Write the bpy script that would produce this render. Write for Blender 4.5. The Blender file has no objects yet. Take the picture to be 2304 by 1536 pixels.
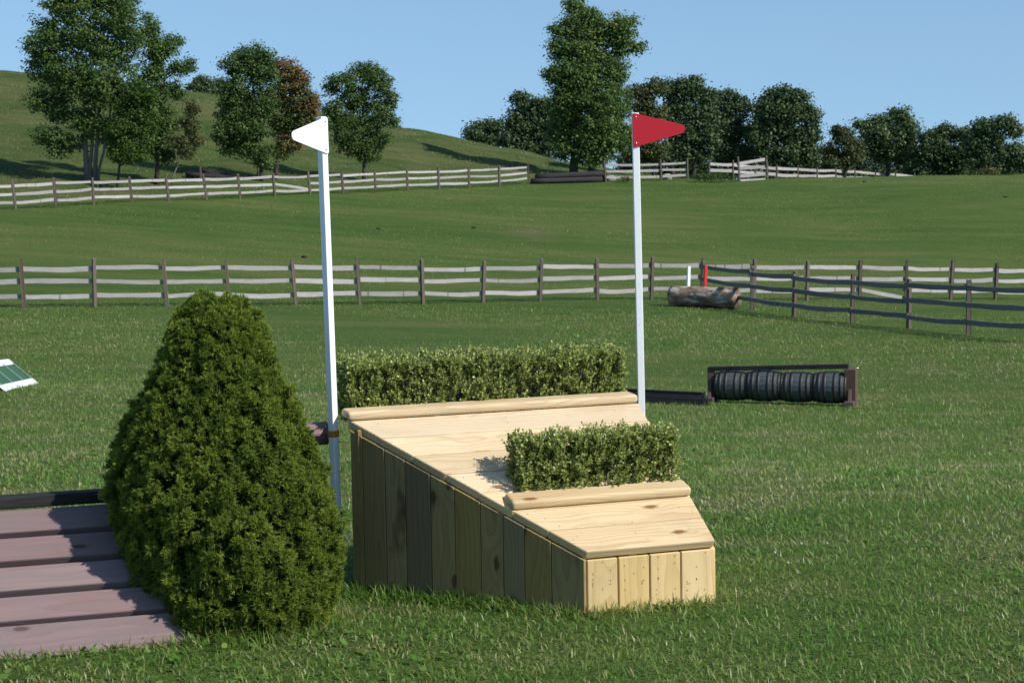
import bpy, bmesh, math, random
import numpy as np
from mathutils import Matrix, Vector
R0 = math.radians
random.seed(11); rng = np.random.default_rng(11)
S = bpy.context.scene
COL = S.collection

# ------------------------------------------------------------------ camera
F, PITCH, ROLL, EYE = 4500.0, .0839, .0169, 1.6          # focal length in px of the 2304 px wide photo
cp, sp = math.cos(PITCH), math.sin(PITCH)
_r = np.array([1., 0, 0]); _u = np.array([0, sp, cp]); CF = np.array([0, cp, -sp])
CR = math.cos(ROLL)*_r - math.sin(ROLL)*_u
CU = math.sin(ROLL)*_r + math.cos(ROLL)*_u
CAM = np.array([0, 0, EYE])
cd = bpy.data.cameras.new('camera'); cam = bpy.data.objects.new('camera', cd); COL.objects.link(cam)
cd.sensor_width = 22.2; cd.lens = F/2304*22.2; cd.clip_start = .1; cd.clip_end = 2000
cam.matrix_world = Matrix(((CR[0], CU[0], -CF[0], 0), (CR[1], CU[1], -CF[1], 0), (CR[2], CU[2], -CF[2], EYE), (0, 0, 0, 1)))
cd.dof.use_dof = True; cd.dof.focus_distance = 7.7; cd.dof.aperture_fstop = 11
S.camera = cam

# ------------------------------------------------------------------ light
SUN_AZ, SUN_EL = 118.0, 39.0      # degrees clockwise from the viewing direction
sv = Vector((math.sin(R0(SUN_AZ))*math.cos(R0(SUN_EL)), math.cos(R0(SUN_AZ))*math.cos(R0(SUN_EL)), math.sin(R0(SUN_EL))))
wd = bpy.data.worlds.new('World'); S.world = wd; wd.use_nodes = True
wn = wd.node_tree.nodes; wl = wd.node_tree.links
sky = wn.new('ShaderNodeTexSky'); sky.sky_type = 'NISHITA'; sky.sun_disc = False
sky.sun_elevation = R0(SUN_EL); sky.sun_rotation = R0(SUN_AZ)
sky.altitude = 300; sky.air_density = 1.0; sky.dust_density = 0.2; sky.ozone_density = 2.0
# a clear blue day: the pale band low on the horizon is lifted out of the sky model
tcw = wn.new('ShaderNodeTexCoord'); spw = wn.new('ShaderNodeSeparateXYZ'); wl.new(tcw.outputs['Generated'], spw.inputs[0])
mw_ = wn.new('ShaderNodeMath'); mw_.operation = 'MULTIPLY_ADD'; wl.new(spw.outputs[2], mw_.inputs[0]); mw_.inputs[1].default_value = .7; mw_.inputs[2].default_value = .17
cbw = wn.new('ShaderNodeCombineXYZ'); wl.new(spw.outputs[0], cbw.inputs[0]); wl.new(spw.outputs[1], cbw.inputs[1]); wl.new(mw_.outputs[0], cbw.inputs[2])
nmw = wn.new('ShaderNodeVectorMath'); nmw.operation = 'NORMALIZE'; wl.new(cbw.outputs[0], nmw.inputs[0]); wl.new(nmw.outputs[0], sky.inputs[0])
tn_ = wn.new('ShaderNodeMixRGB'); tn_.blend_type = 'MULTIPLY'; tn_.inputs[0].default_value = 1; tn_.inputs[2].default_value = (.98, 1.06, 1.04, 1); wl.new(sky.outputs[0], tn_.inputs[1])
wl.new(tn_.outputs[0], wn['Background'].inputs[0]); wn['Background'].inputs[1].default_value = .122
sd = bpy.data.lights.new('sun', 'SUN'); sd.energy = 4.4; sd.angle = R0(.53); sd.color = (1, .95, .86)
so = bpy.data.objects.new('sun', sd); COL.objects.link(so); so.rotation_euler = sv.to_track_quat('Z', 'Y').to_euler()
S.view_settings.view_transform = 'Standard'; S.view_settings.look = 'None'
S.view_settings.exposure = .25; S.view_settings.gamma = 1; S.view_settings.use_curve_mapping = False
S.cycles.max_bounces = 8; S.cycles.transparent_max_bounces = 8

# ------------------------------------------------------------------ helpers
def at(px, py, d):
    """point seen at photo pixel (px, py) at distance d along the view axis"""
    return CAM + d*(CF + CR*((px-1152)/F) + CU*((768-py)/F))

WM = {}
def props(o, label=None, cat=None, group=None, kind=None):
    if label: o['label'] = label
    if cat: o['category'] = cat
    if group: o['group'] = group
    if kind: o['kind'] = kind
    return o
def empty(name, loc, label, cat, group=None, rz=0.):
    o = bpy.data.objects.new(name, None); COL.objects.link(o); o.empty_display_size = .1
    m = Matrix.Translation(Vector(loc)) @ Matrix.Rotation(rz, 4, 'Z'); o.matrix_basis = m; WM[o] = m
    return props(o, label, cat, group)
def obj(name, me, mat, parent=None, mw=None):
    o = bpy.data.objects.new(name, me); COL.objects.link(o)
    if mat is not None and not me.materials: me.materials.append(mat)
    mw = mw or Matrix.Identity(4); WM[o] = mw
    if parent is not None:
        o.parent = parent; o.matrix_basis = WM[parent].inverted() @ mw
    else: o.matrix_basis = mw
    return o
def frame(o, x, y, z):
    x, y, z = Vector(x), Vector(y), Vector(z)
    return Matrix(((x[0], y[0], z[0], o[0]), (x[1], y[1], z[1], o[1]), (x[2], y[2], z[2], o[2]), (0, 0, 0, 1)))
def bm_mesh(bm, smooth=False, name='m'):
    me = bpy.data.meshes.new(name); bm.to_mesh(me); bm.free()
    if smooth: me.polygons.foreach_set('use_smooth', [True]*len(me.polygons))
    return me
def bev(bm, off, seg=2, edges=None):
    bmesh.ops.bevel(bm, geom=edges or list(bm.edges), offset=off, segments=seg, profile=.5, affect='EDGES', clamp_overlap=True)
def np_mesh(verts, faces, attr=None, name='m', smooth=False):
    """verts (n,3), faces (m,k) with one k; attr = dict of per-point floats"""
    verts = np.asarray(verts, np.float32); faces = np.asarray(faces, np.int32)
    me = bpy.data.meshes.new(name); m, k = faces.shape
    me.vertices.add(len(verts)); me.vertices.foreach_set('co', verts.ravel())
    me.loops.add(m*k); me.loops.foreach_set('vertex_index', faces.ravel())
    me.polygons.add(m); me.polygons.foreach_set('loop_start', np.arange(0, m*k, k, dtype=np.int32))
    if smooth: me.polygons.foreach_set('use_smooth', np.ones(m, bool))
    me.update(calc_edges=True)
    for n, a in (attr or {}).items():
        t = me.attributes.new(n, 'FLOAT', 'POINT'); t.data.foreach_set('value', np.asarray(a, np.float32))
    return me
def prism(name, outline, t, o, ax, ay, mat, parent, bevel=.004, seg=2):
    """polygon in the plane (ax, ay) through o, its face on that plane, thickness t behind it"""
    ax = Vector(ax).normalized(); ay = Vector(ay); ay = (ay-ax*ay.dot(ax)).normalized(); az = ax.cross(ay)
    c = np.mean(outline, 0); bm = bmesh.new()
    top = [bm.verts.new((a-c[0], b-c[1], 0)) for a, b in outline]
    bot = [bm.verts.new((a-c[0], b-c[1], -t)) for a, b in outline]
    bm.faces.new(top); bm.faces.new(bot[::-1]); n = len(top)
    for i in range(n): bm.faces.new((top[i], bot[i], bot[(i+1) % n], top[(i+1) % n]))
    bmesh.ops.recalc_face_normals(bm, faces=bm.faces)
    if bevel: bev(bm, bevel, seg)
    org = Vector(o)+ax*c[0]+ay*c[1]
    return obj(name, bm_mesh(bm), mat, parent, frame(org, ax, ay, az))
def box_between(name, a, b, w, h, mat, parent, up=(0, 0, 1), bevel=.004, seg=1, ends=0.):
    """bar from a to b, w wide across, h high along up"""
    a, b = Vector(a), Vector(b); x = (b-a); L = x.length+2*ends; x.normalize()
    y = Vector(up).cross(x).normalized(); z = x.cross(y)
    bm = bmesh.new(); bmesh.ops.create_cube(bm, size=1)
    for v in bm.verts: v.co = (v.co.x*L, v.co.y*w, v.co.z*h)
    if bevel: bev(bm, bevel, seg)
    return obj(name, bm_mesh(bm), mat, parent, frame((a+b)/2, x, y, z))
def tube(bm, pts, rad, n=8, cap=True):
    rings = []; pts = [Vector(p) for p in pts]; pu = None
    for i, p in enumerate(pts):
        d = (pts[min(i+1, len(pts)-1)]-pts[max(i-1, 0)]).normalized()
        u = d.orthogonal().normalized() if pu is None else (pu-d*pu.dot(d)).normalized(); pu = u; v = d.cross(u)
        rings.append([bm.verts.new(p+(u*math.cos(2*math.pi*k/n)+v*math.sin(2*math.pi*k/n))*rad[i]) for k in range(n)])
    for a, b in zip(rings, rings[1:]):
        for k in range(n): bm.faces.new((a[k], a[(k+1) % n], b[(k+1) % n], b[k]))
    if cap: bm.faces.new(rings[0][::-1]); bm.faces.new(rings[-1])
def waves(x, y, seed, scale, n=7):
    g = np.random.default_rng(seed); out = 0
    for i in range(n):
        a = g.uniform(0, 6.283); k = scale*g.uniform(.5, 2.1); out = out+np.sin((x*math.cos(a)+y*math.sin(a))*k+g.uniform(0, 6.28))
    return out/math.sqrt(n)

# ------------------------------------------------------------------ materials
def new_mat(name):
    m = bpy.data.materials.new(name); m.use_nodes = True; nt = m.node_tree
    return m, nt, nt.nodes['Principled BSDF'], nt.nodes['Material Output']
def nd(nt, typ, ins=None, **pr):
    n = nt.nodes.new('ShaderNode'+typ)
    for k, v in pr.items(): setattr(n, k, v)
    for k, v in (ins or {}).items():
        s = n.inputs[k]
        if isinstance(v, bpy.types.NodeSocket): nt.links.new(v, s)
        else: s.default_value = v
    return n
def mth(nt, op, a, b=0., c=0., clamp=False): return nd(nt, 'Math', {0: a, 1: b, 2: c}, operation=op, use_clamp=clamp).outputs[0]
def vmul(nt, a, b): return nd(nt, 'VectorMath', {0: a, 1: b}, operation='MULTIPLY').outputs[0]
def vadd(nt, a, b): return nd(nt, 'VectorMath', {0: a, 1: b}, operation='ADD').outputs[0]
def mix(nt, f, a, b): return nd(nt, 'MixRGB', {0: f, 1: a, 2: b}).outputs[0]
def ramp(nt, fac, stops, interp='LINEAR'):
    n = nd(nt, 'ValToRGB', {0: fac}); e = n.color_ramp.elements; n.color_ramp.interpolation = interp
    while len(e) < len(stops): e.new(.5)
    for x, (p, c) in zip(e, stops): x.position = p; x.color = (*c, 1) if len(c) == 3 else c
    return n.outputs[0]
def noise(nt, vec, scale, detail=4, rough=.55): return nd(nt, 'TexNoise', {'Vector': vec, 'Scale': scale, 'Detail': detail, 'Roughness': rough}).outputs[0]
def ss(nt, x, a, b):
    n = nd(nt, 'MapRange', {0: x, 1: a, 2: b}, interpolation_type='SMOOTHSTEP'); return n.outputs[0]
def bump(nt, bs, h, strength, dist): nt.links.new(nd(nt, 'Bump', {'Strength': strength, 'Distance': dist, 'Height': h}).outputs[0], bs.inputs['Normal'])

def wood(name, light, dark, knot, rings=22., contrast=.55, knots=.62, rough=.62, weather=None, stain=None, var=.18, scuff=0.):
    m, nt, bs, out = new_mat(name)
    tc = nd(nt, 'TexCoord').outputs['Object']; rnd = nd(nt, 'ObjectInfo').outputs['Random']
    r2 = mth(nt, 'FRACT', mth(nt, 'MULTIPLY', rnd, 57.31)); r3 = mth(nt, 'FRACT', mth(nt, 'MULTIPLY', rnd, 913.7))
    off = nd(nt, 'CombineXYZ', {0: mth(nt, 'MULTIPLY', rnd, 41.), 1: mth(nt, 'MULTIPLY_ADD', r2, .16, -.08), 2: mth(nt, 'MULTIPLY_ADD', r3, .06, .035)}).outputs[0]
    v = vadd(nt, tc, off)
    wob = nd(nt, 'TexNoise', {'Vector': vmul(nt, v, (1.6, 5, 5)), 'Scale': 1., 'Detail': 2.}).outputs[1]
    v2 = vadd(nt, v, vmul(nt, vadd(nt, wob, (-.5, -.5, -.5)), (0, .09, .09)))
    # knots: cells along the board
    off2 = nd(nt, 'CombineXYZ', {0: mth(nt, 'MULTIPLY', rnd, 77.), 1: mth(nt, 'MULTIPLY', r2, 31.), 2: 0.}).outputs[0]
    kv = vadd(nt, vmul(nt, tc, (3.1, 8., 0.)), off2)
    vo = nd(nt, 'TexVoronoi', {'Vector': kv, 'Scale': 1.}, voronoi_dimensions='2D')
    gate = mth(nt, 'GREATER_THAN', nd(nt, 'SeparateColor', {0: vo.outputs['Color']}).outputs[0], knots)
    kd = mth(nt, 'ADD', vo.outputs['Distance'], mth(nt, 'MULTIPLY_ADD', noise(nt, vmul(nt, tc, (60, 60, 60)), 1.), .08, -.04))
    kn = mth(nt, 'MULTIPLY', gate, ss(nt, kd, .13, .05)); kh = mth(nt, 'MULTIPLY', gate, ss(nt, kd, .42, .0))
    sep = nd(nt, 'SeparateXYZ', {0: v2}); rad = mth(nt, 'SQRT', mth(nt, 'ADD', mth(nt, 'MULTIPLY', sep.outputs[1], sep.outputs[1]), mth(nt, 'MULTIPLY', sep.outputs[2], sep.outputs[2])))
    rad = mth(nt, 'ADD', mth(nt, 'MULTIPLY', rad, rings*4), mth(nt, 'MULTIPLY', kh, 1.6))
    saw = mth(nt, 'FRACT', rad); ring = mth(nt, 'MULTIPLY', mth(nt, 'POWER', saw, 2.2), ss(nt, saw, 1., .9))
    fib = noise(nt, vmul(nt, v, (5, 210, 210)), 1., 3)
    blot = noise(nt, vmul(nt, v, (2.2, 9, 9)), 1., 3)
    f = mth(nt, 'ADD', mth(nt, 'MULTIPLY', ring, contrast), mth(nt, 'MULTIPLY_ADD', fib, .5, -.22), clamp=True)
    c = mix(nt, f, (*light, 1), (*dark, 1))
    c = mix(nt, mth(nt, 'MULTIPLY', ss(nt, blot, .45, .75), .35), c, (*dark, 1))
    if weather: c = mix(nt, ss(nt, noise(nt, vmul(nt, v, (3, 30, 30)), 1., 5, .65), .42, .68), c, (*weather, 1))
    if stain: c = mix(nt, ss(nt, noise(nt, vmul(nt, v, (2.5, 6, 6)), 1.3, 3), .57, .72), c, (*stain, 1))
    if scuff: c = mix(nt, mth(nt, 'MULTIPLY', ss(nt, noise(nt, vadd(nt, vmul(nt, tc, (5, 7, 7)), off2), 1., 6, .72), .5, .72), scuff), c, (.33, .29, .2, 1))
    c = mix(nt, mth(nt, 'MULTIPLY', kn, .9), c, (*knot, 1))
    hv = nd(nt, 'HueSaturation', {'Value': mth(nt, 'MULTIPLY_ADD', r3, 2*var, 1-var), 'Saturation': mth(nt, 'MULTIPLY_ADD', r2, .24, .88), 'Color': c}).outputs[0]
    nt.links.new(hv, bs.inputs['Base Color']); bs.inputs['Roughness'].default_value = rough; bs.inputs['Specular IOR Level'].default_value = .3
    bump(nt, bs, mth(nt, 'ADD', mth(nt, 'MULTIPLY', f, -1.), mth(nt, 'MULTIPLY', kn, -.5)), .35, .002)
    return m
def paint(name, c, c2, rough=.45, scale=14., amount=.5, bumpy=.0, spec=.4):
    m, nt, bs, out = new_mat(name); tc = nd(nt, 'TexCoord').outputs['Object']
    rnd = nd(nt, 'ObjectInfo').outputs['Random']; v = vadd(nt, tc, nd(nt, 'CombineXYZ', {0: mth(nt, 'MULTIPLY', rnd, 30.)}).outputs[0])
    n = noise(nt, v, scale, 6, .65)
    nt.links.new(mix(nt, mth(nt, 'MULTIPLY', ss(nt, n, .5, .72), amount), (*c, 1), (*c2, 1)), bs.inputs['Base Color'])
    bs.inputs['Roughness'].default_value = rough; bs.inputs['Specular IOR Level'].default_value = spec
    if bumpy: bump(nt, bs, n, bumpy, .004)
    return m
def leaf_mat(name, stops, trans=.3, rough=.5, spec=.3, interp='LINEAR'):
    m, nt, bs, out = new_mat(name); t = nd(nt, 'Attribute', attribute_name='tint').outputs['Fac']
    c = ramp(nt, t, stops, interp); nt.links.new(c, bs.inputs['Base Color'])
    bs.inputs['Roughness'].default_value = rough; bs.inputs['Specular IOR Level'].default_value = spec
    tr = nd(nt, 'BsdfTranslucent', {0: mix(nt, 1., c, c)})
    mx = nd(nt, 'MixShader', {0: trans, 1: bs.outputs[0], 2: tr.outputs[0]}); nt.links.new(mx.outputs[0], out.inputs[0])
    return m

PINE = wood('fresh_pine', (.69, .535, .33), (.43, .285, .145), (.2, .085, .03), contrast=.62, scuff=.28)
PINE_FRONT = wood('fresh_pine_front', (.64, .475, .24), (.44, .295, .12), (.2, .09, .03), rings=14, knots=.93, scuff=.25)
PINE_SHADED = wood('shaded_pine_side', (.3, .215, .092), (.195, .135, .054), (.07, .04, .02), rings=16, contrast=.7, knots=.55, var=.12, stain=(.1, .065, .03))  # same pine as the lit boards, darkened: the wall's shade is in the colour
PINE_GREY = wood('dark_treated_board', (.19, .145, .09), (.12, .09, .055), (.05, .035, .02), rings=14, var=.12)
MAUVE = wood('mauve_stained_board', (.245, .163, .16), (.165, .105, .103), (.1, .05, .04), rings=10, contrast=.5, knots=.8, rough=.75, weather=(.2, .15, .147), var=.1)
BLACKWOOD = wood('black_stained_beam', (.022, .021, .022), (.012, .011, .012), (.008, .008, .008), rough=.85, weather=(.036, .035, .036))
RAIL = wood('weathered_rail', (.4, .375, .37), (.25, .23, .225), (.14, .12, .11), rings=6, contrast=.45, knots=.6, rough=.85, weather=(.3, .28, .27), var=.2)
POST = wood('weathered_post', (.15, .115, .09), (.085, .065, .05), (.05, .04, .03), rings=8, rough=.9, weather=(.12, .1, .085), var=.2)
DARKRAIL = wood('shaded_rail', (.185, .18, .17), (.12, .116, .108), (.04, .04, .045), rings=6, rough=.85, weather=(.13, .128, .12), var=.12)  # rail wood darkened, its backlit shade put into the colour
BROWNWOOD = wood('brown_stained_frame', (.12, .075, .06), (.07, .042, .034), (.03, .02, .015), rough=.8, weather=(.1, .065, .055))
WHITE = paint('white_paint', (.82, .83, .84), (.7, .71, .72), .4, 9, .35)
RED = paint('red_flag_paint', (.5, .012, .022), (.42, .012, .02), .38, 30, .5)
REDPOST = paint('red_post_paint', (.55, .022, .012), (.4, .02, .012), .5, 12, .5)
BRASS = paint('orange_band', (.5, .2, .03), (.3, .1, .02), .35, 40, .5)
STEEL = paint('screw_steel', (.62, .6, .58), (.5, .48, .46), .25, 40, .3); STEEL.node_tree.nodes['Principled BSDF'].inputs['Metallic'].default_value = .9
NAIL = paint('nail_dark', (.12, .07, .035), (.07, .04, .02), .6)
STAVE = paint('grey_green_stave', (.06, .078, .083), (.038, .047, .05), .6, 20, .6, .3)
HOOP = paint('rusted_hoop', (.03, .026, .024), (.06, .035, .022), .55, 40, .6)
BARK = paint('grey_bark', (.15, .135, .115), (.07, .06, .05), .95, 9, .8, .8)
DARKBARK = paint('dark_bark', (.05, .043, .035), (.03, .026, .02), .95, 9, .8, .8)
STONE = paint('pale_stone', (.32, .3, .27), (.2, .19, .17), .9, 6, .7, .6)

def log_mat():
    m, nt, bs, out = new_mat('lichen_log'); tc = nd(nt, 'TexCoord').outputs['Object']; v = vmul(nt, tc, (1.0, 3.2, 3.2))
    c = mix(nt, ss(nt, noise(nt, v, 2.4, 6, .65), .4, .62), (.13, .08, .05, 1), (.3, .215, .15, 1))
    c = mix(nt, ss(nt, noise(nt, vadd(nt, v, (9, 3, 1)), 2.0, 5, .6), .52, .62), c, (.5, .45, .39, 1))
    c = mix(nt, ss(nt, noise(nt, vadd(nt, v, (3, 8, 5)), 1.8, 5), .6, .7), c, (.33, .18, .05, 1))
    nt.links.new(c, bs.inputs['Base Color']); bs.inputs['Roughness'].default_value = .9
    bump(nt, bs, noise(nt, v, 7, 7, .7), .9, .04); return m
LOG = log_mat()

def ground_mat():
    m, nt, bs, out = new_mat('meadow_ground')
    g = nd(nt, 'NewGeometry').outputs['Position']; wild = nd(nt, 'Attribute', attribute_name='wild').outputs['Fac']
    p = vmul(nt, g, (1, 1, 0)); st = vmul(nt, g, (.35, 1, 0))
    big = noise(nt, st, .09, 4); med = noise(nt, st, .6, 5, .6); fine = noise(nt, p, 9., 4, .7); vf = noise(nt, p, 40., 3, .75)
    lawn = ramp(nt, mth(nt, 'ADD', mth(nt, 'MULTIPLY', big, .5), mth(nt, 'MULTIPLY', med, .5)), [(.38, (.046, .094, .015)), (.5, (.072, .117, .023)), (.6, (.114, .135, .038))])
    wildc = ramp(nt, mth(nt, 'ADD', mth(nt, 'MULTIPLY', big, .4), mth(nt, 'MULTIPLY', med, .6)), [(.38, (.034, .066, .014)), (.5, (.064, .088, .025)), (.6, (.112, .11, .044))])
    c = mix(nt, wild, lawn, wildc)
    m2 = noise(nt, vmul(nt, g, (.5, 1, 0)), 2.6, 6, .7); c = mix(nt, mth(nt, 'MULTIPLY', ss(nt, m2, .52, .7), .55), c, (.095, .142, .036, 1)); c = mix(nt, mth(nt, 'MULTIPLY', ss(nt, m2, .46, .3), .55), c, (.035, .075, .014, 1))
    stripe = noise(nt, vmul(nt, g, (.03, .55, 0)), 1., 2, .5)
    c = mix(nt, mth(nt, 'MULTIPLY', ss(nt, stripe, .5, .66), .3), c, (.085, .122, .03, 1))
    # bare, trodden patch on the slope
    bare = nd(nt, 'Attribute', attribute_name='bare').outputs['Fac']
    c = mix(nt, mth(nt, 'MULTIPLY', bare, ss(nt, med, .35, .6)), c, (.17, .125, .07, 1))
    c = mix(nt, mth(nt, 'MULTIPLY', ss(nt, fine, .5, .78), .5), c, (.13, .15, .055, 1))
    c = mix(nt, mth(nt, 'MULTIPLY', ss(nt, vf, .55, .3), .55), c, (.03, .045, .012, 1))
    nt.links.new(c, bs.inputs['Base Color']); bs.inputs['Roughness'].default_value = .95; bs.inputs['Specular IOR Level'].default_value = .1
    h = mth(nt, 'ADD', mth(nt, 'MULTIPLY', fine, .6), mth(nt, 'ADD', mth(nt, 'MULTIPLY', vf, .25), mth(nt, 'MULTIPLY', mth(nt, 'MULTIPLY', med, wild), 3.)))
    bump(nt, bs, h, .8, .12); return m
GROUND = ground_mat()
GRASS = leaf_mat('grass_blades', [(0., (.46, .4, .22)), (.2, (.33, .335, .128)), (.4, (.218, .288, .066)), (.65, (.15, .268, .042)), (1., (.104, .228, .031))], .45, .4, .4)

# ------------------------------------------------------------------ terrain
MID = [(-600, 698, 54, -604), (-432, 697, 54.8, -436), (-266, 695, 55.6, -270), (-104, 694, 56.4, -112), (55, 692, 57, 50), (214, 691, 57.6, 215), (376, 689, 58.3, 370), (517, 688, 59, 511), (666, 686, 60, 660), (810, 686, 61, 806), (952, 684, 62, 951), (1087, 680, 63, 1092),
       (1216, 680, 64, 1221), (1345, 678, 65, 1345), (1466, 673, 66, 1470), (1577, 676, 66.8, 1583), (1697, 676, 67.5, 1699), (1816, 675, 68.5, 1819), (1934, 674, 69.5, 1936), (2038, 675, 70.5, 2041), (2139, 675, 71.5, 2144), (2239, 676, 72.5, 2243), (2336, 676, 73.5, 2339)]
DIAG = [(1692, 699, 60, 1694), (1787, 715, 57.5, 1790), (1917, 727, 54.5, 1920), (2045, 738, 51.5, 2046), (2179, 755, 48.5, 2180), (2322, 772, 46, 2322)]
UPP = [(-336, 492, 82, -338), (-240, 487, 84.4, -244), (-146, 481, 86.7, -150), (-54, 476, 89, -60), (36, 471, 91.5, 31), (127, 466, 94, 124), (212, 460, 96.5, 210), (298, 459, 99, 293), (381, 454, 101.5, 375), (466, 450, 104, 459), (542, 447, 106.5, 537), (619, 444, 109, 616), (699, 441, 111.5, 695), (773, 438, 114, 770), (846, 433, 116.5, 844), (918, 430, 119, 917), (988, 426, 121.5, 987), (1056, 423, 124, 1056), (1124, 420, 126.5, 1124), (1190, 416, 129, 1189)]
GATE = [(1363, 410, 131, 1360), (1489, 409, 132, 1487), (1548, 405, 133, 1547)]
TALL = [(1664, 409, 132, 1661), (1727, 405, 133, 1725)]
BACK = [(1596, 412, 136, 1597), (1650, 412, 138, 1650), (1700, 412, 140, 1700), (1748, 412, 142, 1748), (1796, 413, 146, 1796), (1839, 414, 150, 1839), (1881, 414, 154, 1881), (1924, 416, 159, 1924), (1970, 418, 164, 1970), (2015, 420, 169, 2015), (2058, 423, 174, 2058)]
ctl = []
for x in (-9, -4, -1.5, 1.5, 4, 9):
    for y, z in ((-8, .22), (0, .03), (4, -.022), (7.2, -.022), (8.4, -.045)): ctl.append((x, y, z))
def c_(px, py, d): ctl.append(tuple(at(px, py, d)))
for l in (MID, DIAG, UPP, GATE, TALL): 
    for q in l[::2]: c_(*q[:3])
c_(1740, 908, 30); c_(600, 893, 30); c_(40, 874, 28); c_(2350, 925, 29); c_(1200, 1020, 16); c_(300, 1020, 15); c_(2200, 1040, 16)
for px, py, d in ((1750, 401, 134), (1900, 399, 133), (2100, 397, 132), (2350, 396, 131), (2700, 398, 128), (3200, 402, 125)): c_(px, py, d)
for q in BACK[3:]: c_(*q[:3])
c_(2350, 450, 172); c_(2700, 455, 170); c_(3200, 460, 170); c_(1900, 560, 230); c_(2600, 560, 230)
for px, py, d in ((-300, 150, 160), (0, 163, 168), (440, 216, 186), (660, 255, 176), (910, 293, 168), (1080, 325, 160), (1200, 350, 152), (1295, 385, 143)): c_(px, py, d)
for px, py, d in ((-300, 210, 215), (0, 240, 220), (440, 262, 225), (910, 350, 215), (1150, 430, 205), (1300, 440, 190), (1450, 440, 172), (1500, 500, 220)): c_(px, py, d)
c_(-900, 520, 80); c_(-1500, 600, 70); c_(-1200, 350, 150); c_(-900, 700, 50); c_(3100, 700, 60); c_(3300, 560, 100); c_(2300, 520, 104); c_(1700, 520, 103)
c_(-800, 900, 26); c_(3200, 930, 26); c_(-1200, 260, 220)
ctl = np.array(ctl); _P = ctl[:, :2]/50.
def _phi(r2): return np.where(r2 > 1e-12, .5*r2*np.log(np.maximum(r2, 1e-12)), 0)
_n = len(ctl); _A = np.zeros((_n+3, _n+3)); _A[:_n, :_n] = _phi(((_P[:, None]-_P[None])**2).sum(-1))+np.eye(_n)*2e-4
_A[:_n, _n] = 1; _A[:_n, _n+1:] = _P; _A[_n:, :_n] = _A[:_n, _n:].T
_w = np.linalg.solve(_A, np.r_[ctl[:, 2], 0, 0, 0])
def hz(x, y):
    x, y = np.broadcast_arrays(np.asarray(x, float), np.asarray(y, float)); q = np.stack([x.ravel(), y.ravel()], -1)/50.
    out = np.empty(len(q))
    for i in range(0, len(q), 20000):
        s = q[i:i+20000]; out[i:i+20000] = _phi(((s[:, None]-_P[None])**2).sum(-1))@_w[:_n]+_w[_n]+s@_w[_n+1:]
    return out.reshape(x.shape)
def hit(px, py, lo=5., hi=260.):
    """first point of the terrain along the ray through a pixel"""
    ds = np.geomspace(lo, hi, 1500); d0 = CF+CR*((px-1152)/F)+CU*((768-py)/F); P = CAM+ds[:, None]*d0
    g = np.where(P[:, 2] <= hz(P[:, 0], P[:, 1]))[0]
    i = g[0] if len(g) else len(ds)-1
    p = P[i].copy(); p[2] = hz(p[0], p[1]); return p, ds[i]
def gz(p, dz=0.): return Vector((p[0], p[1], float(hz(p[0], p[1]))+dz))

ys = np.concatenate([np.linspace(-8, 12, 60), np.geomspace(12.3, 330, 230)]); us = np.linspace(-1, 1, 190)
X = us[None]*(14+.62*np.maximum(ys[:, None], 0)); Y = np.repeat(ys[:, None], len(us), 1); Z = hz(X, Y)
far = np.clip((Y-20)/60, 0, 1); Z = Z+far*.05*waves(X, Y, 3, .5)
# rough pasture begins behind the upper fence
ux = np.array([at(*q[:3])[0] for q in UPP]+[4, 12, 40]); uy = np.array([at(*q[:3])[1] for q in UPP]+[136, 150, 170])
edge = np.interp(X, ux, uy)
wild = np.clip((Y-edge-2+1.5*waves(X, Y, 5, .4))/7, 0, 1)
Z = Z+wild*.16*waves(X, Y, 8, 1.1)*np.clip((Y-edge)/12, 0, 1)
bp = hit(1205, 527)[0]; bare = np.exp(-(((X-bp[0])/1.3)**2+((Y-bp[1])/3.5)**2)*1.2)
nr, nc = X.shape; idx = np.arange(nr*nc).reshape(nr, nc)
fc = np.stack([idx[:-1, :-1], idx[:-1, 1:], idx[1:, 1:], idx[1:, :-1]], -1).reshape(-1, 4)
gme = np_mesh(np.stack([X, Y, Z], -1).reshape(-1, 3), fc, {'wild': wild.ravel(), 'bare': bare.ravel()}, 'ground', True)
props(obj('ground', gme, GROUND), kind='structure')

# ------------------------------------------------------------------ ramp jump
A = Vector((.257, 7.235, 0.)); aW = .3656
W = Vector((math.cos(aW), math.sin(aW), 0)); N = Vector((-math.sin(aW), math.cos(aW), 0)); UP = Vector((0, 0, 1))
wf, hf, pL, LL, HH, wb = .5125, .2223, .6436, .8053, .4277, 1.2188
FL = A+UP*hf; SL = math.hypot(LL, HH); UPS = (N*LL+UP*HH)/SL; NR = W.cross(UPS)   # NR = ramp normal
def uL(v): return -pL*v/SL
def uR(v): return wf+(wb-pL-wf)*v/SL
jump = empty('ramp_jump', A+N*.4, 'new yellow pine ramp jump narrowing to the front, hedges set in it', 'horse jump')
rows = 7; pw = SL/rows; tk = .036
for k in range(rows):
    v0, v1 = k*pw+(.001 if k else -.012), (k+1)*pw-.002
    if k == 6: v1 += .0
    e = .01; j1, j2 = random.uniform(-.003, .004), random.uniform(-.003, .004)
    ol = [(uL(v0)-e+j1, v0), (uR(v0)+e+j2, v0), (uR(v1)+e+j2, v1), (uL(v1)-e+j1, v1)]
    o_ = FL+NR*random.uniform(-.0012, .0012)
    prism('ramp_plank', ol, tk, o_, W, UPS, PINE, jump, .0055, 2)
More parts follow.
